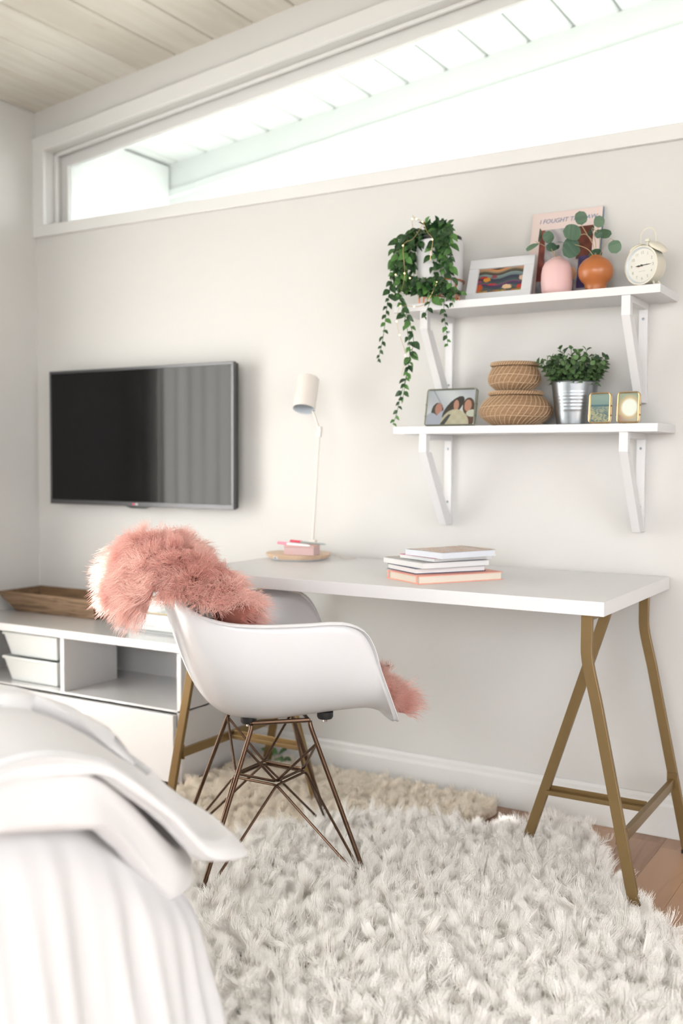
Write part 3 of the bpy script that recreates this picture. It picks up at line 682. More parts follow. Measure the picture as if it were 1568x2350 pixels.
text_mesh('title_text', 'I FOUGHT THE LAW', .0185, 'text', t, Matrix.Translation((.004, -.0006, .240)) @ Euler((PI / 2, 0, 0)).to_matrix().to_4x4(), shear=.2)
# vases
t = thing('pink_vase', 'matt pink rounded vase with eucalyptus sprigs on the upper shelf', 'vase', (2.190, -.125, ZU))
pv = [(.0001, 0), (.030, 0), (.036, .003), (.0415, .014), (.0435, .035), (.0430, .060), (.040, .078), (.033, .092), (.022, .100), (.016, .1025), (.0145, .1055), (.0125, .1055), (.0125, .09), (.0001, .09)]
MB().lathe(pv, seg=48).build('body', 'pinkvase', t, smooth=True)
pink_v = t
t = thing('orange_vase', 'glossy terracotta ball vase on a narrow foot with eucalyptus sprigs', 'vase', (2.300, -.125, ZU))
ov = [(.0001, 0), (.0265, 0), (.0285, .003), (.0275, .013), (.0295, .018)] + [(.0475 * math.cos(a), .0575 + .0425 * math.sin(a)) for a in [(-50 + k * 13) * PI / 180 for k in range(10)]] + [(.0155, .0985), (.0150, .1005), (.0125, .1005), (.012, .09), (.0001, .09)]
MB().lathe(ov, seg=56).build('body', 'orange', t, smooth=True)
orange_v = t
def leafmesh(name, ln, wd, mt, shape='pointed', fold=.12, curve=.1, n=5):
    """leaf along +X, lying in XY, folded along the midrib"""
    b = MB(); vs = []; 
    for i in range(n + 1):
        s = i / n
        if shape == 'pointed': hw = wd / 2 * (math.sin(PI * s ** .75)) ** .9 if 0 < s < 1 else 0
        else: hw = wd / 2 * math.sqrt(max(0, 1 - (2 * s - 1) ** 2)) ** .85
        z = -curve * ln * (s - .35) ** 2 * 2
        vs += [(s * ln, -hw, z + fold * hw * 2), (s * ln, 0, z), (s * ln, hw, z + fold * hw * 2)]
    fs = []
    for i in range(n):
        a = 3 * i; fs += [(a, a + 3, a + 4, a + 1), (a + 1, a + 4, a + 5, a + 2)]
    me = bpy.data.meshes.new(name); me.from_pydata(vs, [], fs); me.materials.append(M[mt]); me.validate()
    me.polygons.foreach_set('use_smooth', [True] * len(me.polygons)); return me
def leaf(me, parent, p, d, up, scale=1.0, name='leaf'):
    """p in parent-local coords; d: growing direction; up: approximate normal"""
    d = Vector(d).normalized(); up = Vector(up); y = up.cross(d)
    if y.length < 1e-4: y = Vector((0, 1, 0)).cross(d)
    y.normalize(); z = d.cross(y)
    mt = Matrix((d, y, z)).transposed().to_4x4(); mt = Matrix.Translation(p) @ mt @ Matrix.Scale(scale, 4)
    o = bpy.data.objects.new(name, me); COL.objects.link(o); o.parent = parent; o.matrix_local = mt; return o
EUC = [leafmesh('euc_leaf', .040, .037, 'euc', 'round', .05, .06, 8), leafmesh('euc_leaf', .052, .044, 'euc', 'round', .04, .08, 8)]
VF = Vector((.515, -.856, .05))           # roughly towards the viewer
VR = Vector((.857, .515, 0))
def eucs(parent, stems, leaves):
    base = parent.location
    b = MB()
    for s in stems: b.tube(smoothpts([Vector(q) - base for q in s], 5), .0010, 5)
    b.build('stem', 'twig', parent)
    for (p, ang, sc, big, faceness) in leaves:
        # p world; ang = direction of growth in the picture plane; faceness 1 = flat towards viewer, 0 = edge on
        d = VR * math.cos(ang) + Vector((0, 0, 1)) * math.sin(ang)
        side = d.cross(VF); n = VF * faceness + side * (1 - abs(faceness))
        d2 = (d + VF * .15).normalized()
        leaf(EUC[big], parent, Vector(p) - base, d2, n, sc)
D = math.radians
pv0 = (2.190, -.125, 1.60); ov0 = (2.300, -.125, 1.60)
eucs(pink_v, [[pv0, (2.183, -.12, 1.625), (2.150, -.12, 1.655), (2.132, -.12, 1.664), (2.125, -.12, 1.67)],
              [pv0, (2.186, -.125, 1.628), (2.178, -.12, 1.650), (2.160, -.12, 1.672)],
              [pv0, (2.189, -.14, 1.62), (2.178, -.14, 1.640)]],
     [((2.132, -.12, 1.664), D(215), 1.0, 0, .35), ((2.133, -.12, 1.666), D(82), .98, 0, .28), ((2.172, -.12, 1.662), D(128), .88, 0, .95),
      ((2.188, -.125, 1.652), D(205), .80, 0, .70), ((2.178, -.12, 1.645), D(20), .45, 0, .4)])
eucs(orange_v, [[ov0, (2.292, -.125, 1.640), (2.275, -.13, 1.672), (2.258, -.13, 1.70)],
                [ov0, (2.282, -.14, 1.628), (2.25, -.15, 1.642), (2.215, -.15, 1.650)],
                [ov0, (2.296, -.12, 1.65), (2.285, -.12, 1.69), (2.300, -.12, 1.676)],
                [ov0, (2.303, -.11, 1.625), (2.302, -.10, 1.66), (2.296, -.10, 1.69)],
                [(2.289, -.127, 1.655), (2.271, -.13, 1.672), (2.250, -.135, 1.668)]],
     [((2.262, -.13, 1.698), D(105), .95, 0, .95), ((2.262, -.135, 1.672), D(172), 1.02, 1, .95), ((2.258, -.145, 1.642), D(215), 1.0, 1, .9),
      ((2.245, -.148, 1.662), D(250), 1.0, 1, .95), ((2.300, -.11, 1.690), D(85), .82, 0, .95), ((2.272, -.12, 1.668), D(55), .85, 0, .3),
      ((2.302, -.12, 1.676), D(-12), .95, 0, .35), ((2.297, -.118, 1.682), D(-60), .6, 0, .6), ((2.345, -.12, 1.650), D(-78), .95, 0, .75),
      ((2.280, -.128, 1.612), D(12), .95, 0, .55), ((2.218, -.15, 1.651), D(178), .5, 0, .3)])
MB().tube([Vector((2.302, -.12, 1.60)) - orange_v.location, Vector((2.322, -.12, 1.64)) - orange_v.location, Vector((2.338, -.12, 1.655)) - orange_v.location, Vector((2.346, -.12, 1.65)) - orange_v.location], .0008, 5).build('stem', 'twig', orange_v)
# twin-bell alarm clock: drum axis turned towards the left of the viewer
CAng = math.radians(-22)
t = thing('alarm_clock', 'cream twin-bell alarm clock at the right end of the upper shelf', 'clock', (2.438, -.118, ZU), (0, 0, CAng))
R0 = .0500; ZC = .0600; DEP = .052
rx = Euler((PI / 2, 0, 0)).to_matrix().to_4x4()     # z -> -y
# profile along z' : 0 = back ... DEP = front (towards -y)
MB().lathe([(.0001, -DEP / 2), (.030, -DEP / 2), (.043, -DEP / 2 + .006), (R0, -DEP / 2 + .018), (R0 + .0003, DEP / 2 - .004), (R0 + .002, DEP / 2), (R0 + .0018, DEP / 2 + .0025), (R0 - .002, DEP / 2 + .003)], (0, 0, ZC), 56, rx, False).build('case', 'clock', t, smooth=True)
MB().lathe([(R0 - .002, DEP / 2 + .003), (R0 - .006, DEP / 2 - .003)], (0, 0, ZC), 56, rx, False).build('inner_ring', 'clockin', t, smooth=True)
MB().lathe([(R0 - .006, DEP / 2 - .003), (.0001, DEP / 2 - .003)], (0, 0, ZC), 56, rx, False).build('face', 'clockface', t)
yf = -(DEP / 2 - .0032)
for k in range(1, 13):
    a = PI / 2 - k * PI / 6
    text_mesh('numeral', str(k), .0105, 'numeral', t, Matrix.Translation((.034 * math.cos(a), yf - .0002, ZC + .034 * math.sin(a))) @ rx)
def handm(name, ang, ln, wd, mt, dy):
    d = Vector((math.cos(ang), 0, math.sin(ang))); n = Vector((-d.z, 0, d.x)); b = MB(); o = Vector((0, yf - dy, ZC)); q = Vector((0, -.0006, 0))
    pts = [o - d * .008, o + n * wd * .3, o + d * ln * .55 + n * wd, o + d * ln, o + d * ln * .55 - n * wd, o - n * wd * .3]
    b.add(pts + [p + q for p in pts], [(0, 1, 2, 3, 4, 5), (11, 10, 9, 8, 7, 6)] + [(i, (i + 1) % 6, (i + 1) % 6 + 6, i + 6) for i in range(6)]); b.build(name, mt, t)
handm('hour_hand', D(182), .021, .0024, 'hand', .0010); handm('minute_hand', D(2), .030, .0013, 'hand', .0020); handm('alarm_hand', D(200), .014, .0007, 'coral', .0004)
MB().lathe([(.0026, 0), (.0026, .004), (.0001, .004)], (0, yf - .001, ZC), 16, rx).build('hub', 'hand', t)
MB().box(-.010, .010, yf - .0004, yf - .0002, ZC - .0150, ZC - .0142).build('dial_mark', 'numeral', t)
for s in (-1, 1):
    dm = Euler((0, s * .62, 0)).to_matrix().to_4x4(); c = Vector((math.sin(s * .62), 0, math.cos(s * .62))) * (R0 + .0045) + Vector((0, 0, ZC))
    MB().lathe([(.0001, .0085), (.003, .0125), (.0028, .0150), (.0001, .0165)], c, 12, dm).lathe([(.0262, -.001), (.0268, .0005), (.0255, .005), (.020, .0095), (.010, .0122), (.0001, .013)], c, 36, dm, False).build('bell', 'clock', t, smooth=True)
    MB().lathe([(.0250, .0003), (.0235, .0045), (.018, .0085), (.0001, .0115)], c, 36, dm, False).build('bell_inside', 'peng', t, smooth=True)
    MB().tube([c - Vector((math.sin(s * .62), 0, math.cos(s * .62))) * .006, c + Vector((math.sin(s * .62), 0, math.cos(s * .62))) * .012], .0022, 8).build('bell_post', 'clock', t, smooth=True)
    MB().tube([(s * .024, -.008, ZC - R0 * .80), (s * .036, -.016, 0.002)], .0028, 8).tube([(s * .024, .012, ZC - R0 * .80), (s * .036, .016, 0.002)], .0028, 8).build('foot', 'clock', t, smooth=True)
MB().tube(smoothpts([(-.024, 0, ZC + .057), (-.023, 0, ZC + .085), (-.014, 0, ZC + .098), (.0, 0, ZC + .101), (.014, 0, ZC + .098), (.023, 0, ZC + .085), (.024, 0, ZC + .057)], 5), .0018, 8).build('handle', 'clock', t, smooth=True)
MB().box(-.0025, .0025, -.002, .002, ZC + .05, ZC + .068).lathe([(.0045, -.006), (.0045, .006)], (0, 0, ZC + .069), 12, Euler((0, PI / 2, 0)).to_matrix().to_4x4()).build('hammer', 'clock', t)

# ---------------- trailing plant
PC = Vector((1.818, -.1005, ZU))
t = thing('plant_stand', 'copper wire pot stand with a hoop on the upper shelf under the white pot', 'stand', PC)
b = MB(); ring = [(.0735 * math.cos(a), .0735 * math.sin(a), .072) for a in [2 * PI * k / 48 for k in range(49)]]
b.tube(ring, .0030, 8); b.build('hoop', 'copper', t, smooth=True)
for k in range(4):
    a = PI / 4 + k * PI / 2 + .35; c_, s_ = math.cos(a), math.sin(a)
    MB().tube([(.0735 * c_, .0735 * s_, .072), (.078 * c_, .078 * s_, .0015)], .0026, 8).build('leg', 'copper', t, smooth=True)
b = MB(); b.tube([(.074 * math.cos(PI / 4 + .35), .074 * math.sin(PI / 4 + .35), .032), (-.074 * math.cos(PI / 4 + .35), -.074 * math.sin(PI / 4 + .35), .032)], .002, 8)
b.tube([(.074 * math.cos(3 * PI / 4 + .35), .074 * math.sin(3 * PI / 4 + .35), .036), (-.074 * math.cos(3 * PI / 4 + .35), -.074 * math.sin(3 * PI / 4 + .35), .036)], .002, 8)
b.build('cross_wire', 'copper', t, smooth=True)
t = thing('trailing_plant', 'trailing green vine spilling from a white cylinder pot on the upper shelf', 'potted plant', PC + Vector((0, 0, .039)))
PH = .152
MB().lathe([(.0001, 0), (.060, 0), (.0685, .006), (.0695, .012), (.0695, PH - .002), (.068, PH), (.066, PH), (.0655, PH - .03), (.0001, PH - .03)], seg=56).build('pot', 'pot', t, smooth=True)
MB().lathe([(.0640, PH - .03), (.0645, PH + .012), (.0610, PH + .014), (.058, PH - .006), (.0001, PH - .004)], seg=40).build('nursery_pot', 'black', t, smooth=True)
LV = [leafmesh('vine_leaf', .040, .023, 'fern', 'pointed', .12, .18), leafmesh('vine_leaf', .034, .019, 'fern', 'pointed', .2, .3), leafmesh('vine_leaf', .043, .025, 'fern', 'pointed', .08, .1), leafmesh('vine_leaf', .020, .008, 'fern', 'pointed', .2, .2)]
rg = random.Random(11)
base = t.location
vines = []
W = lambda *q: [Vector(p) - base for p in q]
top = (1.818, -.11, 1.722)
# long hanging vines (world points)
vines.append((W((1.79, -.13, 1.715), (1.735, -.16, 1.70), (1.712, -.19, 1.62), (1.700, -.208, 1.52), (1.690, -.212, 1.43), (1.678, -.212, 1.375), (1.668, -.210, 1.345)), .0105, .8, 0))
vines.append((W((1.80, -.15, 1.72), (1.758, -.19, 1.66), (1.735, -.206, 1.56), (1.752, -.212, 1.50), (1.770, -.214, 1.43), (1.778, -.214, 1.37), (1.770, -.214, 1.31), (1.748, -.213, 1.24), (1.735, -.212, 1.19), (1.722, -.211, 1.158)), .0115, .85, 0))
vines.append((W((1.80, -.15, 1.72), (1.745, -.18, 1.65), (1.742, -.206, 1.54), (1.775, -.213, 1.46), (1.790, -.214, 1.40), (1.776, -.214, 1.34), (1.762, -.213, 1.27), (1.752, -.212, 1.22)), .015, .85, 0))
vines.append((W((1.84, -.17, 1.70), (1.872, -.190, 1.62), (1.884, -.205, 1.54), (1.886, -.212, 1.48), (1.893, -.212, 1.43), (1.899, -.211, 1.38)), .010, .70, 0))
vines.append((W((1.85, -.17, 1.70), (1.895, -.19, 1.60), (1.905, -.206, 1.53), (1.915, -.211, 1.49)), .011, 1.0, 0))
vines.append((W((1.83, -.18, 1.68), (1.845, -.19, 1.56), (1.835, -.208, 1.50), (1.820, -.213, 1.465)), .013, 1.1, 0))
for k in range(10):      # left curtain of leaves
    x0 = 1.775 - k * .007; xe = 1.700 + rg.random() * .05
    vines.append((W((1.80, -.12, 1.722), (x0 - .01, -.13 - rg.random() * .04, 1.734 - k * .003), (xe, -.12 - rg.random() * .07, 1.67), (xe - .005 + rg.random() * .02, -.14 - rg.random() * .05, 1.60), (xe + .01 + rg.random() * .03, -.16 - rg.random() * .03, 1.535 + rg.random() * .02)), .012, 1.0, 0))
for k in range(6):      # over the pot front, right half
    xe = 1.836 + k * .008
    vines.append((W((1.83, -.13, 1.722), (xe, -.165, 1.722), (xe + .014, -.185, 1.67 - rg.random() * .02), (xe + .015 + rg.random() * .02, -.187, 1.60 - rg.random() * .03)), .0125, 1.0, 0))
for k in range(13):      # heap at the foot of the pot
    a = rg.random()
    vines.append((W((1.74 + a * .07, -.16, 1.60 - rg.random() * .02), (1.76 + a * .10, -.188, 1.575), (1.79 + a * .12, -.196, 1.545), (1.80 + a * .14, -.199, 1.530)), .0125, 1.05, 0))
for k in range(22):     # tuft on top
    a = rg.uniform(0, 2 * PI); r = rg.uniform(.015, .060)
    vines.append((W((1.812, -.11, 1.70), (1.812 + r * .4 * math.cos(a), -.11 + r * .4 * math.sin(a), 1.725), (1.812 + r * math.cos(a) - .008, -.11 + r * math.sin(a), 1.738 + rg.random() * .040 - r * .3)), .0105, 1.0, 1))
b = MB(); leaves_ = []
for pts, step, sc, upw in vines:
    P = smoothpts(pts, 8); b.tube(P, .0009, 4, cap=False)
    acc = 0; side = 1; tot = 0; L_ = sum((P[i + 1] - P[i]).length for i in range(len(P) - 1))
    for i in range(len(P) - 1):
        sg = P[i + 1] - P[i]; acc += sg.length; tot += sg.length
        if acc >= step:
            acc = 0; side = -side; tdir = sg.normalized()
            a = rg.uniform(-.9, .9)
            o_ = (VR * math.cos(a) * side + VF * (.35 + .5 * rg.random()) + Vector((0, 0, rg.uniform(-.5, .3)))).normalized()
            d = (o_ * .9 + tdir * .55 + Vector((0, 0, -.25 if not upw else .5))).normalized()
            n = (VF + Vector((rg.uniform(-.7, .7), rg.uniform(-.7, .7), rg.uniform(.1, .9)))).normalized()
            s_ = sc * rg.uniform(.65, 1.1) * (1 - .45 * (tot / L_) ** 3)
            leaves_.append((rg.choice(LV[:3]), P[i], d, n, s_))
            if rg.random() < .18: leaves_.append((LV[3], P[i], (tdir - o_ * .5).normalized(), n, s_))
b.build('stem', 'stem', t)
rg.shuffle(leaves_)
print('VINE LEAVES', len(leaves_))
for me, p, d, n, s_ in leaves_[:300]:
    if (p + base).y > -.012: p.y = -.012 - base.y
    leaf(me, t, p, d, n, s_)
b = MB()
for me, p, d, n, s_ in leaves_[300:]:
    y = n.cross(d).normalized(); z_ = d.cross(y); mm = Matrix.Translation(p) @ Matrix((d, y, z_)).transposed().to_4x4() @ Matrix.Scale(s_, 4)
    b.add([mm @ v.co for v in me.vertices], [tuple(f.vertices) for f in me.polygons])
if b.v: tag(b.build('foliage', 'fern', t), kind='stuff')
# string of tiny lights
t = thing('string_lights', 'thin gold wire with tiny warm lights woven through the trailing vine', 'string lights', PC + Vector((0, 0, .2)))
base = t.location
wp = [W((1.76, -.17, 1.775), (1.785, -.19, 1.757), (1.808, -.196, 1.745), (1.822, -.195, 1.715), (1.842, -.199, 1.690), (1.838, -.203, 1.650), (1.836, -.201, 1.63)),
      W((1.86, -.205, 1.565), (1.842, -.212, 1.525), (1.822, -.214, 1.503), (1.79, -.21, 1.50), (1.745, -.212, 1.505), (1.735, -.214, 1.46), (1.745, -.214, 1.42), (1.765, -.216, 1.36), (1.752, -.216, 1.30)),
      W((1.81, -.19, 1.745), (1.78, -.20, 1.70), (1.752, -.21, 1.68), (1.755, -.205, 1.60), (1.745, -.21, 1.54)),
      W((1.785, -.19, 1.757), (1.745, -.14, 1.772), (1.728, -.10, 1.745), (1.75, -.12, 1.72))]
b = MB()
for q in wp: b.tube(smoothpts(q, 5), .00075, 4)
b.build('wire', 'ledwire', t)
for q in ((1.785, -.192, 1.757), (1.808, -.198, 1.745), (1.842, -.201, 1.690), (1.752, -.212, 1.68), (1.86, -.207, 1.565), (1.79, -.212, 1.50), (1.735, -.216, 1.46), (1.745, -.216, 1.42), (1.745, -.212, 1.505), (1.765, -.218, 1.36), (1.755, -.207, 1.60), (1.745, -.14, 1.772), (1.728, -.10, 1.745), (1.722, -.2, 1.60), (1.772, -.205, 1.585)):
    MB().ball(tuple(Vector(q) - base), .0021, 8).build('light_bulb', 'led', t, smooth=True)

# ================================================================== LOWER SHELF
def glass_frame(name, label, loc, rz, tilt, W_, H_, mt, fn, corner, knob, nx=80, nz=60, r=.0022):
    t = thing(name, label, 'picture frame', loc, (-tilt, 0, rz)); b = MB()
    def loop(y):
        pts = []
        for cx_, cz_, a0 in ((W_ / 2 - corner, H_ - corner, 0), (-W_ / 2 + corner, H_ - corner, 90), (-W_ / 2 + corner, corner, 180), (W_ / 2 - corner, corner, 270)):
            pts += [(cx_ + corner * math.cos(D(a0 + k * 22.5)), y, cz_ + corner * math.sin(D(a0 + k * 22.5)) + .004) for k in range(5)]
        return pts + [pts[0]]
    b.tube(loop(0), r, 8).tube(loop(.012), r * .8, 8); b.build('rim', mt, t, smooth=True)
    b = MB()
    for x, z in [(s * (W_ / 2 + .001), H_ * q) for s in (-1, 1) for q in (.30, .62)] + [(W_ * q, .003) for q in (-.3, 0, .3)] + [(0, H_ + .005)]:
        b.tube([(x, -.002, z), (x, .014, z)], .0013, 6)
        b.tube([(x, .004, z), (x + (.0045 if x > W_ * .4 else -.0045 if x < -W_ * .4 else 0), .004, z - (.002 if z < .01 else 0))], knob, 6)
    b.build('clasp', mt, t)
    picture('photo', t, 0, H_ / 2 + .004, W_ - .004, H_ - .004, fn, y=.004, nx=nx, nz=nz)
    MB().box(-W_ / 2 + .002, W_ / 2 - .002, .0045, .0055, .006, H_ + .002).build('backing', 'peng', t)
    MB().box(-W_ / 2 + .002, W_ / 2 - .002, .0000, .0008, .006, H_ + .002).build('glass', 'glass', t)
    MB().tube([(0, .013, H_ * .75), (0, .013 + H_ * .3, .006 + .02)], .0014, 6).build('easel_leg', mt, t)
    return t
def people(u_, v_):
    c = mixc(srgb(214, 214, 226), srgb(238, 238, 244), .5 + .5 * math.sin(u_ * 7 + v_ * 5))
    if abs((v_ - .95) + (u_ - .13) * 2.2) < .035 and v_ > .55: c = srgb(176, 176, 190)
    def el(a, bb, r1, r2, sl=0): return ((u_ - a - sl * (v_ - bb)) / r1) ** 2 + ((v_ - bb) / r2) ** 2 < 1
    if el(.22, .38, .13, .26): c = srgb(46, 38, 34)
    if el(.24, .46, .075, .17): c = srgb(206, 140, 126)
    if el(.10, .05, .16, .30) or el(.27, .15, .12, .28, .4): c = srgb(196, 196, 216)
    if el(.55, .48, .16, .34, .45) : c = srgb(40, 28, 28)
    if el(.61, .56, .055, .15): c = srgb(212, 150, 128)
    if el(.87, .52, .125, .25): c = srgb(82, 46, 34)
    if el(.855, .54, .075, .17): c = srgb(214, 150, 126)
    if el(.94, .10, .12, .32): c = srgb(96, 42, 32)
    if el(.95, .32, .12, .10): c = srgb(226, 224, 212)
    if el(.60, -.02, .30, .46): c = mixc(srgb(226, 216, 190), srgb(214, 198, 170), .5 + .5 * math.sin(u_ * 30) * math.sin(v_ * 22))
    if u_ > .30 and v_ < .30 and el(.36, .05, .05, .3, .5): c = srgb(70, 66, 66)
    return c
def beach(u_, v_):
    k = math.sin(u_ * 14 + 4 * math.sin(v_ * 17)) * math.sin(v_ * 40 + 3 * math.sin(u_ * 9))
    if v_ > .62: return mixc(srgb(150, 176, 172), srgb(172, 190, 182), (v_ - .62) * 3)
    if v_ > .55: return srgb(88, 128, 142)
    if v_ > .40: return mixc(srgb(190, 184, 158), srgb(120, 152, 158), .5 + k)
    return mixc(srgb(210, 200, 160), srgb(104, 134, 146), .5 + k * 1.2)
def glare_print(u_, v_):
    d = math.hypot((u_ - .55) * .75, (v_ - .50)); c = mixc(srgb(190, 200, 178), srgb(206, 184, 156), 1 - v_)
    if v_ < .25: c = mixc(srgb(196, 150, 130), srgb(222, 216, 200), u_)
    return mixc((1.2, 1.18, 1.10), mixc(srgb(246, 214, 170), c, (d - .33) / .14), (d - .27) / .07)  # pale disc is glare painted into the print colours
glass_frame('photo_frame', 'dark metal frame with a photo of three people on the lower shelf', (1.882, -.165, ZL), 0, .20, .156, .108, 'frameg', people, .006, .0016, 110, 80)
glass_frame('photo_frame', 'small brass frame with a beach photo on the lower shelf beside the bucket', (2.330, -.172, ZL), 0, .10, .056, .080, 'brass_l', beach, .008, .0016)
glass_frame('photo_frame', 'small brass frame with sun glare painted into its picture nearest the right shelf end', (2.407, -.172, ZL), 0, .10, .056, .080, 'brass_l', glare_print, .008, .0016)
# seagrass baskets: coiled body with slanting wrap strands
SG = -1
def basket(label, c, R_, H_, rt, rb, seg=72, rows=9, nst=30):
    t = thing('woven_basket', label, 'basket', c)
    def rad(v):                         # v 0..1 bottom..top of the body
        return rb + (R_ - rb) * math.sin(min(1, v / .46) * PI / 2) if v < .46 else R_ - (R_ - rt) * ((v - .46) / .54) ** 1.9
    HB = H_ - .012; prof = [(.0001, .001), (rb, .001)]
    for k in range(rows):
        for q in range(5):
            v = (k + (q + .5) / 5) / rows; prof.append((rad(v) + .0018 * math.sin(PI * (q + .5) / 5), .001 + v * (HB - .001)))
    prof += [(rad(1) - .004, HB), (rad(1) - .006, HB - .004), (.0001, HB - .004)]
    MB().lathe(prof, seg=seg).build('body', 'seagrass', t, smooth=True)
    b = MB()
    for s in range(nst):
        pts = []
        for k in range(15):
            v = .03 + .95 * k / 14; a = 2 * PI * s / nst + .5 - v * .55 * SG; r_ = rad(v) + .0022
            pts.append((r_ * math.cos(a), r_ * math.sin(a), .001 + v * (HB - .001)))
        b.tube(pts, .0010, 4, cap=False)
    for v in (.30, .62):
        b.tube([((rad(v) + .0018) * math.cos(2 * PI * k / seg), (rad(v) + .0018) * math.sin(2 * PI * k / seg), v * HB + .0015 * math.sin(k * .26)) for k in range(seg + 1)], .0010, 4)
    b.build('wrap_strands', 'seagrass_l', t, smooth=True)
    b = MB(); r_ = rt + .0035; zc = H_ - .0062
    b.tube([(r_ * math.cos(2 * PI * k / seg), r_ * math.sin(2 * PI * k / seg), zc) for k in range(seg + 1)], .0058, 8, cap=False)
    b.build('lid_rim', 'seagrass', t, smooth=True)
    b = MB(); tw = 60
    for s in range(tw):
        a0 = 2 * PI * s / tw; pts = []
        for k in range(7):
            th = -.9 + k * .55; a = a0 + k * .028; rr = r_ + .0060 * math.cos(th)
            pts.append((rr * math.cos(a), rr * math.sin(a), zc + .0060 * math.sin(th)))
        b.tube(pts, .0011, 4, cap=False)
    b.build('rim_wrap', 'seagrass_l', t, smooth=True)
    MB().lathe([(rt + .002, H_ - .007), (rt * .6, H_ - .003), (.0001, H_ - .003)], seg=seg).build('lid', 'seagrass', t, smooth=True)
basket('larger round seagrass basket with lid on the lower shelf, under a smaller one', (2.068, -.110, ZL), .1035, .0985, .070, .062, rows=10, nst=38)
basket('smaller round seagrass basket with lid stacked on the larger basket', (2.063, -.110, ZL + .0985), .0735, .0830, .060, .046, rows=8, nst=30)
# galvanised bucket with plant
t = thing('bucket_plant', 'small-leaved green plant in a ribbed galvanised bucket on the lower shelf', 'potted plant', (2.240, -.105, ZL))
prof = [(.0001, .002), (.045, .002), (.047, .0), (.0485, .003)]
for k in range(41):
    z = .003 + k / 40 * .114; r_ = .0485 + (z / .117) * .0155
    if .038 < z < .090: r_ += .0011 * (abs(math.sin((z - .038) / .052 * PI * 5.5)) ** .7) - .0003
    prof.append((r_, z))
prof += [(.0655, .1175), (.0668, .119), (.0662, .1205), (.0645, .1195), (.0635, .115), (.060, .09), (.0001, .09)]
MB().lathe(prof, seg=64).build('bucket', 'zinc', t, smooth=True)
MB().lathe([(.0625, .104), (.03, .112), (.0001, .114)], seg=24).build('moss', 'soil', t)
LS = [leafmesh('small_leaf', .026, .018, 'fern2', 'pointed', .15, .2, 4), leafmesh('small_leaf', .023, .018, 'fern2', 'round', .15, .2, 4)]
b = MB(); cnt = 0; allL = []
for k in range(48):
    a = k * 2.399; rr = math.sqrt((k + .5) / 48); lean = rr * .95; L_ = rg.uniform(.075, .115) * (1 - .30 * rr)
    p0 = Vector((rr * .045 * math.cos(a), rr * .045 * math.sin(a), .105)); d = Vector((math.cos(a) * lean, math.sin(a) * lean, 1)).normalized()
    if (p0 + d * L_).y > .085: d = (d + Vector((0, -.8, 0))).normalized()
    P = [p0 + d * L_ * s + Vector((0, 0, .010 * s * s)) for s in (0, .35, .7, 1)]
    b.tube(P, .0008, 4)
    n_ = 6
    for i in range(n_):
        s = .18 + .82 * i / (n_ - 1); p = p0 + d * L_ * s + Vector((0, 0, .010 * s * s)); ph = i * PI / 2 + a
        x_ = d.orthogonal().normalized(); y_ = d.cross(x_)
        for sg_ in (1, -1):
            o_ = (x_ * math.cos(ph) + y_ * math.sin(ph)) * sg_
            allL.append((rg.choice(LS), p, (o_ + d * (.5 + .5 * s)).normalized(), (d - o_ * .3).normalized(), rg.uniform(.75, 1.15) * (1.1 - .35 * s)))
b.build('stem', 'stem', t)
allL.sort(key=lambda q: -(q[1].z * .8 - q[1].y))
print('BUCKET LEAVES', len(allL))
for q in allL[:290]: leaf(q[0], t, *q[1:])
b = MB()
for me, p, d, n, s_ in allL[290:]:
    y = n.cross(d).normalized(); z_ = d.cross(y); mm = Matrix.Translation(p) @ Matrix((d, y, z_)).transposed().to_4x4() @ Matrix.Scale(s_, 4)
    b.add([mm @ v.co for v in me.vertices], [tuple(f.vertices) for f in me.polygons])
if b.v: tag(b.build('foliage', 'fern2', t), kind='stuff')

def face_up(o):
    bm = bmesh.new(); bm.from_mesh(o.data)
    if sum(f.normal.z * f.calc_area() for f in bm.faces) < 0: bmesh.ops.reverse_faces(bm, faces=bm.faces)
    bm.to_mesh(o.data); bm.free()
# ================================================================== CHAIR
CHC = (1.675, -.776, 0); CHR = math.atan2(.710, .704)
t = thing('armchair', 'white moulded shell armchair on bronze wire legs at the desk', 'chair', CHC, (0, 0, CHR))
# stations from front lip to back top: centre (x,z), rim (x,y,z)
ST = [((.300, .392), (.268, .215, .428)), ((.285, .412), (.256, .235, .452)), ((.24, .428), (.232, .258, .505)), ((.19, .430), (.206, .278, .565)), ((.13, .424), (.184, .296, .625)), ((.06, .416), (.156, .308, .664)),
      ((-.01, .410), (.105, .314, .682)), ((-.07, .410), (.02, .313, .681)), ((-.125, .422), (-.07, .304, .680)), ((-.170, .455), (-.145, .284, .684)),
      ((-.205, .515), (-.200, .252, .698)), ((-.232, .590), (-.236, .212, .722)), ((-.256, .670), (-.262, .164, .752)), ((-.280, .745), (-.282, .105, .780)), ((-.298, .795), (-.294, .045, .797))]
NV = 13
def shell_pt(i, v):
    (xc, zc), (xr, yr, zr) = ST[i]; s = abs(v); sg_ = 1 if v >= 0 else -1; th = s * PI / 2
    pw = 1.0 if i > 2 else 1.6
    y = yr * math.sin(th) ** (.92); kz = (1 - math.cos(th)) ** (1.15)
    if i <= 2: y = yr * s; kz = s ** (2.2 + i * .3)
    kx = s ** 2.0 if i < 9 else s ** 1.6
    return Vector((xc + (xr - xc) * kx, y * sg_, zc + (zr - zc) * kz))
b = MB(); n = len(ST)
b.add([shell_pt(i, -1 + 2 * j / (NV - 1)) for i in range(n) for j in range(NV)], [(i * NV + j, i * NV + j + 1, (i + 1) * NV + j + 1, (i + 1) * NV + j) for i in range(n - 1) for j in range(NV - 1)])
o = b.build('seat_shell', 'shell', t)
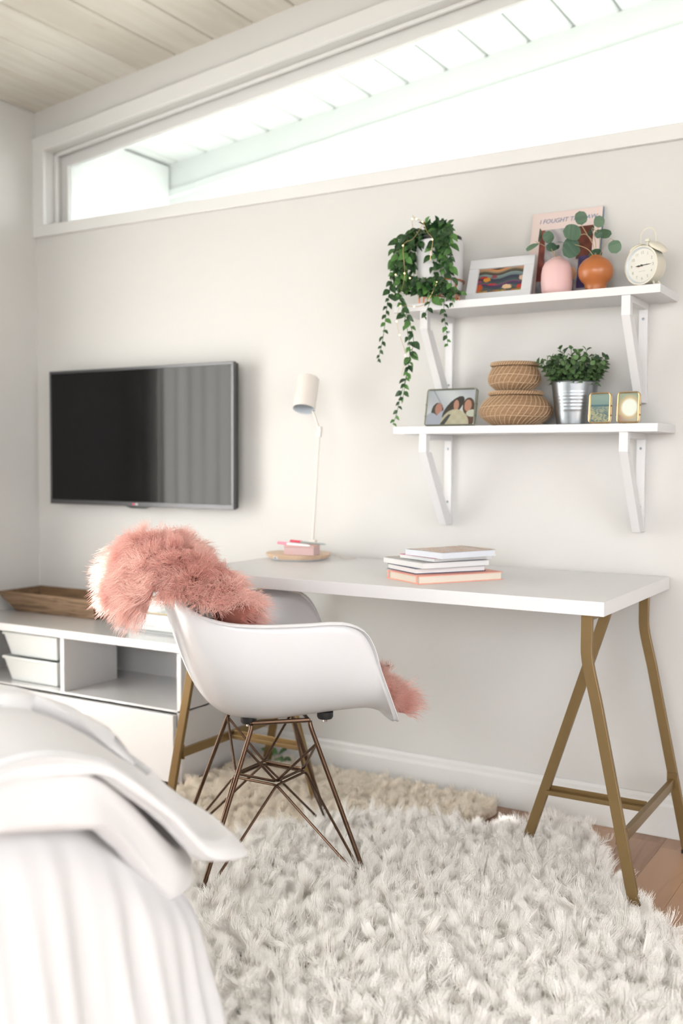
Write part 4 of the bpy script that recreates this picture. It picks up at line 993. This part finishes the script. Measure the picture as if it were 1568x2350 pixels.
# rolled outer lip: push the rim slightly outwards
me = o.data
me.polygons.foreach_set('use_smooth', [True] * len(me.polygons))
sd = o.modifiers.new('subd', 'SUBSURF'); sd.levels = 2; sd.render_levels = 2
so = o.modifiers.new('solid', 'SOLIDIFY'); so.thickness = .0055; so.offset = 0
# rolled edge as part of the shell
rim = [shell_pt(i, -1) for i in range(n)] + [shell_pt(n - 1, -1 + 2 * j / (NV - 1)) for j in range(1, NV)] + [shell_pt(i, 1) for i in range(n - 2, -1, -1)] + [shell_pt(0, 1 - 2 * j / (NV - 1)) for j in range(1, NV)]
RP = smoothpts(rim, 3); vs = []
cen = Vector((-.02, 0, .0))
b = MB(); prof_n = 5
def outward(p):
    q = Vector((p.x - cen.x, p.y, 0)); q = q.normalized() if q.length > 1e-3 else Vector((1, 0, 0)); return (q + Vector((0, 0, .0))).normalized()
for p in RP:
    o_ = outward(p)
    for dx, dz in ((-.0035, -.003), (-.002, .0025), (.002, .004), (.007, .0025), (.010, -.0015), (.0085, -.0035), (.0035, -.001)): vs.append(p + o_ * dx + Vector((0, 0, dz)))
q = 7; nr = len(RP)
b.add(vs, [(i * q + k, i * q + (k + 1) % q, (i + 1) * q + (k + 1) % q, (i + 1) * q + k) for i in range(nr - 1) for k in range(q)])
b.build('rolled_rim', 'shell', t, smooth=True)
# wire base
LT = {(sx_, sy_): (Vector((sx_ * .075, sy_ * .150, .400)), Vector((sx_ * .212, sy_ * .212, .004))) for sx_ in (1, -1) for sy_ in (1, -1)}
for (sx_, sy_), (p, q) in LT.items():
    top_ = Vector((sx_ * .072, sy_ * .146, .414))
    MB().tube(smoothpts([top_ + Vector((0, 0, .004)), top_, p, p + (q - p) * .1], 4) + [q], .0056, 10).build('leg', 'bronze', t, smooth=True)
    MB().lathe([(.0001, 0), (.008, 0), (.0085, .004), (.006, .012), (.0001, .012)], (q.x, q.y, 0), 12).build('glide', 'black', t, smooth=True)
Zd = .252; A_ = .088; DI = [Vector((A_, 0, Zd)), Vector((0, A_, Zd)), Vector((-A_, 0, Zd)), Vector((0, -A_, Zd))]
def legpt(k, f): p, q = LT[k]; return p + (q - p) * f
adj = {0: ((1, 1), (1, -1)), 1: ((1, 1), (-1, 1)), 2: ((-1, 1), (-1, -1)), 3: ((-1, -1), (1, -1))}
def bend(P, r=.012, k=4):
    P = [Vector(p) for p in P]; out = [P[0]]
    for a, c, e in zip(P, P[1:], P[2:]):
        u1 = (a - c).normalized(); u2 = (e - c).normalized()
        for s in range(k + 1):
            s /= k; out.append((c + u1 * r) * (1 - s) ** 2 + c * 2 * s * (1 - s) + (c + u2 * r) * s * s)
    return out + [P[-1]]
for i in range(4):
    j = (i + 1) % 4
    k0 = [k for k in adj[i] if k not in adj[j]][0]; k1 = [k for k in adj[j] if k not in adj[i]][0]
    off = Vector((0, 0, -.004)); offu = Vector((0, 0, .004))
    # lower wire: foot of one leg, up to the diamond, along its edge, down to the opposite foot
    MB().tube(bend([legpt(k0, .985), DI[i] * 1.06 + off * (1 if 1 else 0) - Vector((0, 0, Zd * .06)), DI[j] * 1.06 + off - Vector((0, 0, Zd * .06)), legpt(k1, .985)]), .0034, 8).build('strut', 'bronze', t, smooth=True)
    MB().tube(bend([legpt(k0, .09), DI[i] + offu, DI[j] + offu, legpt(k1, .09)]), .0034, 8).build('strut', 'bronze', t, smooth=True)
top_r = [Vector((.045, .135, .418)), Vector((-.045, .135, .418)), Vector((-.045, -.135, .418)), Vector((.045, -.135, .418))]
MB().tube([(.070, .144, .420), (-.070, .144, .420)], .0056, 8).tube([(.070, -.144, .420), (-.070, -.144, .420)], .0056, 8).tube([(.070, -.144, .420), (.070, .144, .420)], .0045, 8).tube([(-.070, -.144, .420), (-.070, .144, .420)], .0045, 8).build('top_wire', 'bronze', t, smooth=True)
for x_, y_ in ((.115, .125), (.115, -.125), (-.075, .125), (-.075, -.125)):
    MB().lathe([(.0001, .417), (.017, .417), (.020, .422), (.020, .434)], (x_, y_, 0), 20).build('shock_mount', 'black', t, smooth=True)
    MB().lathe([(.0001, .409), (.0055, .409), (.0055, .418)], (x_, y_, 0), 8).build('screw', 'chrome', t)
# pink sheepskin over the back and seat
t = thing('sheepskin_throw', 'fluffy pink sheepskin draped over the back and seat of the white chair', 'throw', (CHC[0], CHC[1], .70), (0, 0, CHR))
SK = [(-.350, .755, .09, .15, -.02, .04), (-.358, .795, .15, .19, -.03, .05), (-.345, .835, .19, .23, -.06, .09), (-.302, .862, .21, .262, -.11, .12), (-.25, .848, .22, .275, -.12, .13), (-.198, .79, .215, .268, -.085, .10),
      (-.160, .705, .20, .235, -.03, .05), (-.11, .60, .19, .20, .03, .01), (-.03, .525, .185, .185, .05, 0), (.06, .478, .185, .185, .04, 0), (.17, .468, .18, .18, .03, 0), (.265, .470, .17, .17, .01, 0), (.303, .460, .12, .12, -.01, 0)]
def skin(u_, v_):
    f = u_ * (len(SK) - 1); i = min(int(f), len(SK) - 2); f -= i; a_, c_ = SK[i], SK[i + 1]
    x_, z_, hl, hr, dz, fx = [p + (q - p) * f for p, q in zip(a_, c_)]; s = v_ * 2 - 1; hw = hl if s > 0 else hr
    lump = .010 * math.sin(u_ * 17 + s * 5) + .008 * math.sin(s * 9 + u_ * 8)
    return (x_ + fx * s * s + lump * .5, s * hw, z_ + dz * s * s + lump - .70)
o = MB().grid(skin, 40, 22).build('fleece', 'hide_pink', t, smooth=True)
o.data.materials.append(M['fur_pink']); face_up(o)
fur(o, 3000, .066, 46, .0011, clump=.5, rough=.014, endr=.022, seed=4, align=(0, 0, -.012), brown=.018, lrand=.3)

# ================================================================== RUGS
def blob(name, label, outline, z, mt, furm, th=.012, step=.05):
    """flat rug following an outline"""
    from mathutils.geometry import delaunay_2d_cdt
    P = [Vector((p[0], p[1])) for p in outline]
    xs = [p.x for p in P]; ys = [p.y for p in P]; pts = list(P)
    def inside(x_, y_):
        c = False; j = len(P) - 1
        for i in range(len(P)):
            if (P[i].y > y_) != (P[j].y > y_) and x_ < (P[j].x - P[i].x) * (y_ - P[i].y) / (P[j].y - P[i].y) + P[i].x: c = not c
            j = i
        return c
    x_ = min(xs) + step / 2
    while x_ < max(xs):
        y_ = min(ys) + step / 2
        while y_ < max(ys):
            if inside(x_, y_) and min((Vector((x_, y_)) - p).length for p in P) > step * .5: pts.append(Vector((x_, y_)))
            y_ += step
        x_ += step
    vs, _, fs, *_r = delaunay_2d_cdt(pts, [], [list(range(len(P)))], 1, 1e-5)
    b = MB(); b.add([(v.x, v.y, z(v.x, v.y)) for v in vs], [tuple(f) for f in fs])
    o = b.build(name, mt); tag(o, label, 'rug')
    for p in o.data.polygons: pass
    bm = bmesh.new(); bm.from_mesh(o.data)
    if sum(f.normal.z for f in bm.faces) < 0: bmesh.ops.reverse_faces(bm, faces=bm.faces)
    bm.to_mesh(o.data); bm.free()
    o.data.materials.append(M[furm]); return o
def closed(pts, n=6):
    P = [Vector((*p, 0)) for p in pts]; out = []; m_ = len(P)
    for i in range(m_):
        a, b_, c, d_ = P[i - 1], P[i], P[(i + 1) % m_], P[(i + 2) % m_]
        for k in range(n):
            t_ = k / n; q = .5 * ((2 * b_) + (c - a) * t_ + (2 * a - 5 * b_ + 4 * c - d_) * t_ * t_ + (3 * b_ - a - 3 * c + d_) * t_ ** 3); out.append((q.x, q.y))
    return out
cream = blob('cream_rug', 'cream shaggy rug lying along the wall under the left of the desk', closed([(1.13, -.07), (1.4, -.055), (1.7, -.055), (1.96, -.055), (2.015, -.085), (2.00, -.20), (1.95, -.45), (1.75, -.72), (1.5, -.85), (1.14, -.85), (1.12, -.5)], 4),
             lambda x_, y_: .004, 'hide_cream', 'fur_cream')
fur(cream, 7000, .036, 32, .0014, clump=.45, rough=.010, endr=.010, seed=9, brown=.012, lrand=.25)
wr = blob('white_rug', 'large white shaggy rug under the chair and right trestle', closed([(1.48, -.94), (1.55, -.66), (1.67, -.46), (1.85, -.37), (2.06, -.29), (2.25, -.175), (2.345, -.215), (2.415, -.36), (2.50, -.48), (2.62, -.62), (2.78, -.86), (2.92, -1.2), (2.85, -1.7), (2.5, -2.05), (2.0, -2.0), (1.6, -1.6), (1.44, -1.25)], 4),
          lambda x_, y_: .006 + .003 * math.sin(x_ * 13 + 2 * math.sin(y_ * 9)) * math.sin(y_ * 15 + x_ * 5) + (.006 if y_ > -.7 and x_ < 2.05 else 0), 'hide_white', 'fur_white')
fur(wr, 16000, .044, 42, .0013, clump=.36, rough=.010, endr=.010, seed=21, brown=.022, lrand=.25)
# small sprig of leaves by the wall
t = thing('fallen_sprig', 'small dark green leafy sprig lying by the wall behind left trestle', 'leaves', (1.20, -.05, .05))
for p, d, s_ in (((0, 0, 0), (-1, -.3, .3), 1.5), ((.0, 0, 0), (.8, -.2, .5), 1.2), ((.01, -.02, -.005), (.6, -.5, .0), 1.3), ((.03, -.02, -.01), (.9, -.3, .2), 1.2)): leaf(LV[2], t, p, d, (.3, -.6, 1), s_)
MB().tube([(-.02, 0, -.01), (.06, -.03, -.015)], .0012, 5).build('stem', 'stem', t)

# ================================================================== BED
BX, BY, BH = 2.195, -1.715, .50; BY2 = -3.2; BX0 = .16; CRN = .07
def perim(s):
    """outline of the bed: far side (s 0..1) from the head to the corner, foot side (1..2)"""
    L1 = BX - BX0 - CRN
    if s < 1: return Vector((BX0 + L1 * s, BY, 0)), Vector((0, 1, 0))
    if s < 1.12:
        a = PI / 2 * (1 - (s - 1) / .12); return Vector((BX - CRN + CRN * math.cos(a), BY - CRN + CRN * math.sin(a), 0)), Vector((math.cos(a), math.sin(a), 0))
    f = (s - 1.12) / .88; return Vector((BX, BY - CRN + (BY2 - BY + CRN) * f, 0)), Vector((1, 0, 0))
t = thing('bed', 'bed dressed in white linen in the left foreground', 'bed', (1.2, -2.4, 0))
MB().box(BX0, BX - .04, BY2, BY - .04, .24, BH - .01).build('mattress', 'sheet', t, world=True, bevel=.03)
MB().box(BX0 + .02, BX - .08, BY2, BY - .08, .06, .24).build('bed_base', 'trim', t, world=True, bevel=.01)
for x_ in (BX0 + .08, BX - .16):
    for y_ in (BY - .16, BY2 + .06): MB().box(x_ - .03, x_ + .03, y_ - .03, y_ + .03, 0, .06).build('leg', 'trim', t, world=True)
def drape(name, mt, parent, top, hem, off0, fold, nfold, flare, inward=.25, ns=220, nt=44, label=None, cat=None, lump=None, ph=0, hemroll=0, tip=0):
    """cloth over the bed edge: rows from inside the top, round the edge and down to the hem"""
    def fn(i, j):
        s = i * 2; p, nrm = perim(s); off = off0(s) if callable(off0) else off0; zt_ = top(p.x, p.y); zh = hem(s)
        if j < .35:
            k = 1 - j / .35; q = p - nrm * (inward * k); z = top(q.x, q.y) + (lump(q.x, q.y) if lump else 0); out = off
            rr = .05; e = k * inward
            if e < .10: z -= (.10 - e) ** 2 * 3.5
            return (q.x + nrm.x * out * (1 - k), q.y + nrm.y * out * (1 - k), z)
        k = (j - .35) / .65; z0 = zt_ - .035 + (lump(p.x, p.y) if lump else 0); z = z0 + (zh - z0) * k
        arc = math.sin(min(1, k / .18) * PI / 2) * .03
        c = p.y * 1.0 + p.x * 1.0
        fo = fold * min(1, k * 2.2) * (math.sin(s * nfold + ph + 1.3 * math.sin(s * nfold * .37 + k * 1.3)) + .5 * math.sin(s * nfold * 2.3 + 2 + k)) 
        out = off + arc + fo + flare * k + tip * k * math.exp(-((s - 1.06) / .05) ** 2) - hemroll * max(0, (k - .82) / .18) ** 2
        return (p.x + nrm.x * out, p.y + nrm.y * out, z)
    b = MB(); b.grid(fn, ns, nt); o = b.build(name, mt, parent, smooth=True, world=bool(parent))
    return o
def interp(tb, x_):
    if x_ >= tb[0][0]: return tb[0][1]
    for (a, p), (c, q) in zip(tb, tb[1:]):
        if x_ >= c: return p + (q - p) * (a - x_) / (a - c)
    return tb[-1][1]
def dtop(x_, y_):
    r_ = math.hypot(x_ - 2.33, y_ + 1.64); f = max(0, min(1, (-y_ - 1.70) / .40)); f = f * f * (3 - 2 * f)
    return .622 + .115 * f + .040 * max(0, min(1, (2.0 - x_) / .5)) - .19 * math.exp(-(r_ / .23) ** 2)
def lumps(x_, y_): return .013 * math.sin(x_ * 7 + y_ * 5) * math.sin(y_ * 8 + 1) + .003 * math.sin(x_ * 17 - y_ * 12)
def hemy(tb): return lambda s: .43 if s < 1 else interp(tb, perim(s)[0].y)
hemA = hemy([(-1.715, .43), (-1.78, .48), (-1.855, .563), (-1.97, .655), (-2.13, .685), (-3.2, .66)])
hemB = hemy([(-1.715, .39), (-1.78, .40), (-1.89, .52), (-1.955, .575), (-2.13, .625), (-3.2, .60)])
drape('valance', 'sheet', t, lambda x_, y_: dtop(x_, y_) - .07, lambda s: .008, -.012, .010, 84, .085, inward=.10, ns=460)
def quilt(name, label, z_off, off, hemf, ph, inward, tip=0):
    q = thing(name, label, 'bedding', (1.9, -2.2, .6))
    o = drape('cover', 'duvet', q, lambda x_, y_: dtop(x_, y_) + z_off, hemf, off, .016, 13, .01, inward, lump=lumps, ph=ph, hemroll=.03, tip=tip)
    so = o.modifiers.new('solid', 'SOLIDIFY'); so.thickness = .014; so.offset = -1
    return o
quilt('blanket', 'white folded blanket hanging over the foot of the bed, under the duvet', -.002, lambda s: -.030 + .054 * max(0, min(1, (s - 1.08) / .16)), hemB, 1.0, .30)
quilt('duvet', 'puffy white duvet on top of the bed with a drooping corner', 0.010, .038, hemA, 0.0, 1.0, .022)

# ================================================================== groups and sub-parts
GROUPS = {'shelf_bracket': 'wall shelf brackets', 'wall_shelf': 'wall shelves', 'desk_trestle': 'brass desk trestles', 'storage_bin': 'white bins in the media unit',
          'white_book': 'books on the media unit', 'marker_pen': 'pens on the pink box', 'photo_frame': 'metal photo frames on the lower shelf', 'woven_basket': 'stacked seagrass baskets',
          'sheer_curtain': 'sheer curtains at the glass door'}
for o in list(COL.objects):
    nm = o.name.split('.')[0]
    if o.parent is None and nm in GROUPS: o['group'] = GROUPS[nm]
    if o.parent is None and nm.endswith('notebook') and nm != 'spiral_notebook' or nm == 'coral_book' and o.parent is None: o['group'] = 'stack of notebooks on the desk'
    if o.parent is None and nm.endswith('_vase'): o['group'] = 'eucalyptus vases on the upper shelf'
    if o.parent is None and nm.endswith('_rug'): o['group'] = 'shaggy rugs'
def nest(root, host, names):
    for rt in [o for o in COL.objects if o.name.split('.')[0] == root and o.parent is None]:
        kids = list(rt.children); h = [k for k in kids if k.name.split('.')[0] == host]
        if not h: continue
        for k in kids:
            if k.name.split('.')[0] in names:
                hh = min(h, key=lambda q: (sum((Vector(c) for c in q.bound_box), Vector()) / 8 - (sum((Vector(c) for c in k.bound_box), Vector()) / 8)).xy.length); k.parent = hh
nest('alarm_clock', 'face', ('numeral', 'hour_hand', 'minute_hand', 'alarm_hand', 'hub', 'dial_mark'))
nest('desk_lamp', 'shade', ('shade_lining', 'bulb')); nest('desk_lamp', 'base', ('port_plate', 'port', 'base_rim'))
nest('television', 'bezel', ('logo_disc', 'logo_letters', 'sensor_lip')); nest('desk_trestle', 'leg', ('foot_cap',))
nest('shelf_bracket', 'wall_strip', ('screw',)); nest('pink_box', 'body', ('lid',)); nest('alarm_clock', 'bell', ('bell_inside', 'bell_post'))
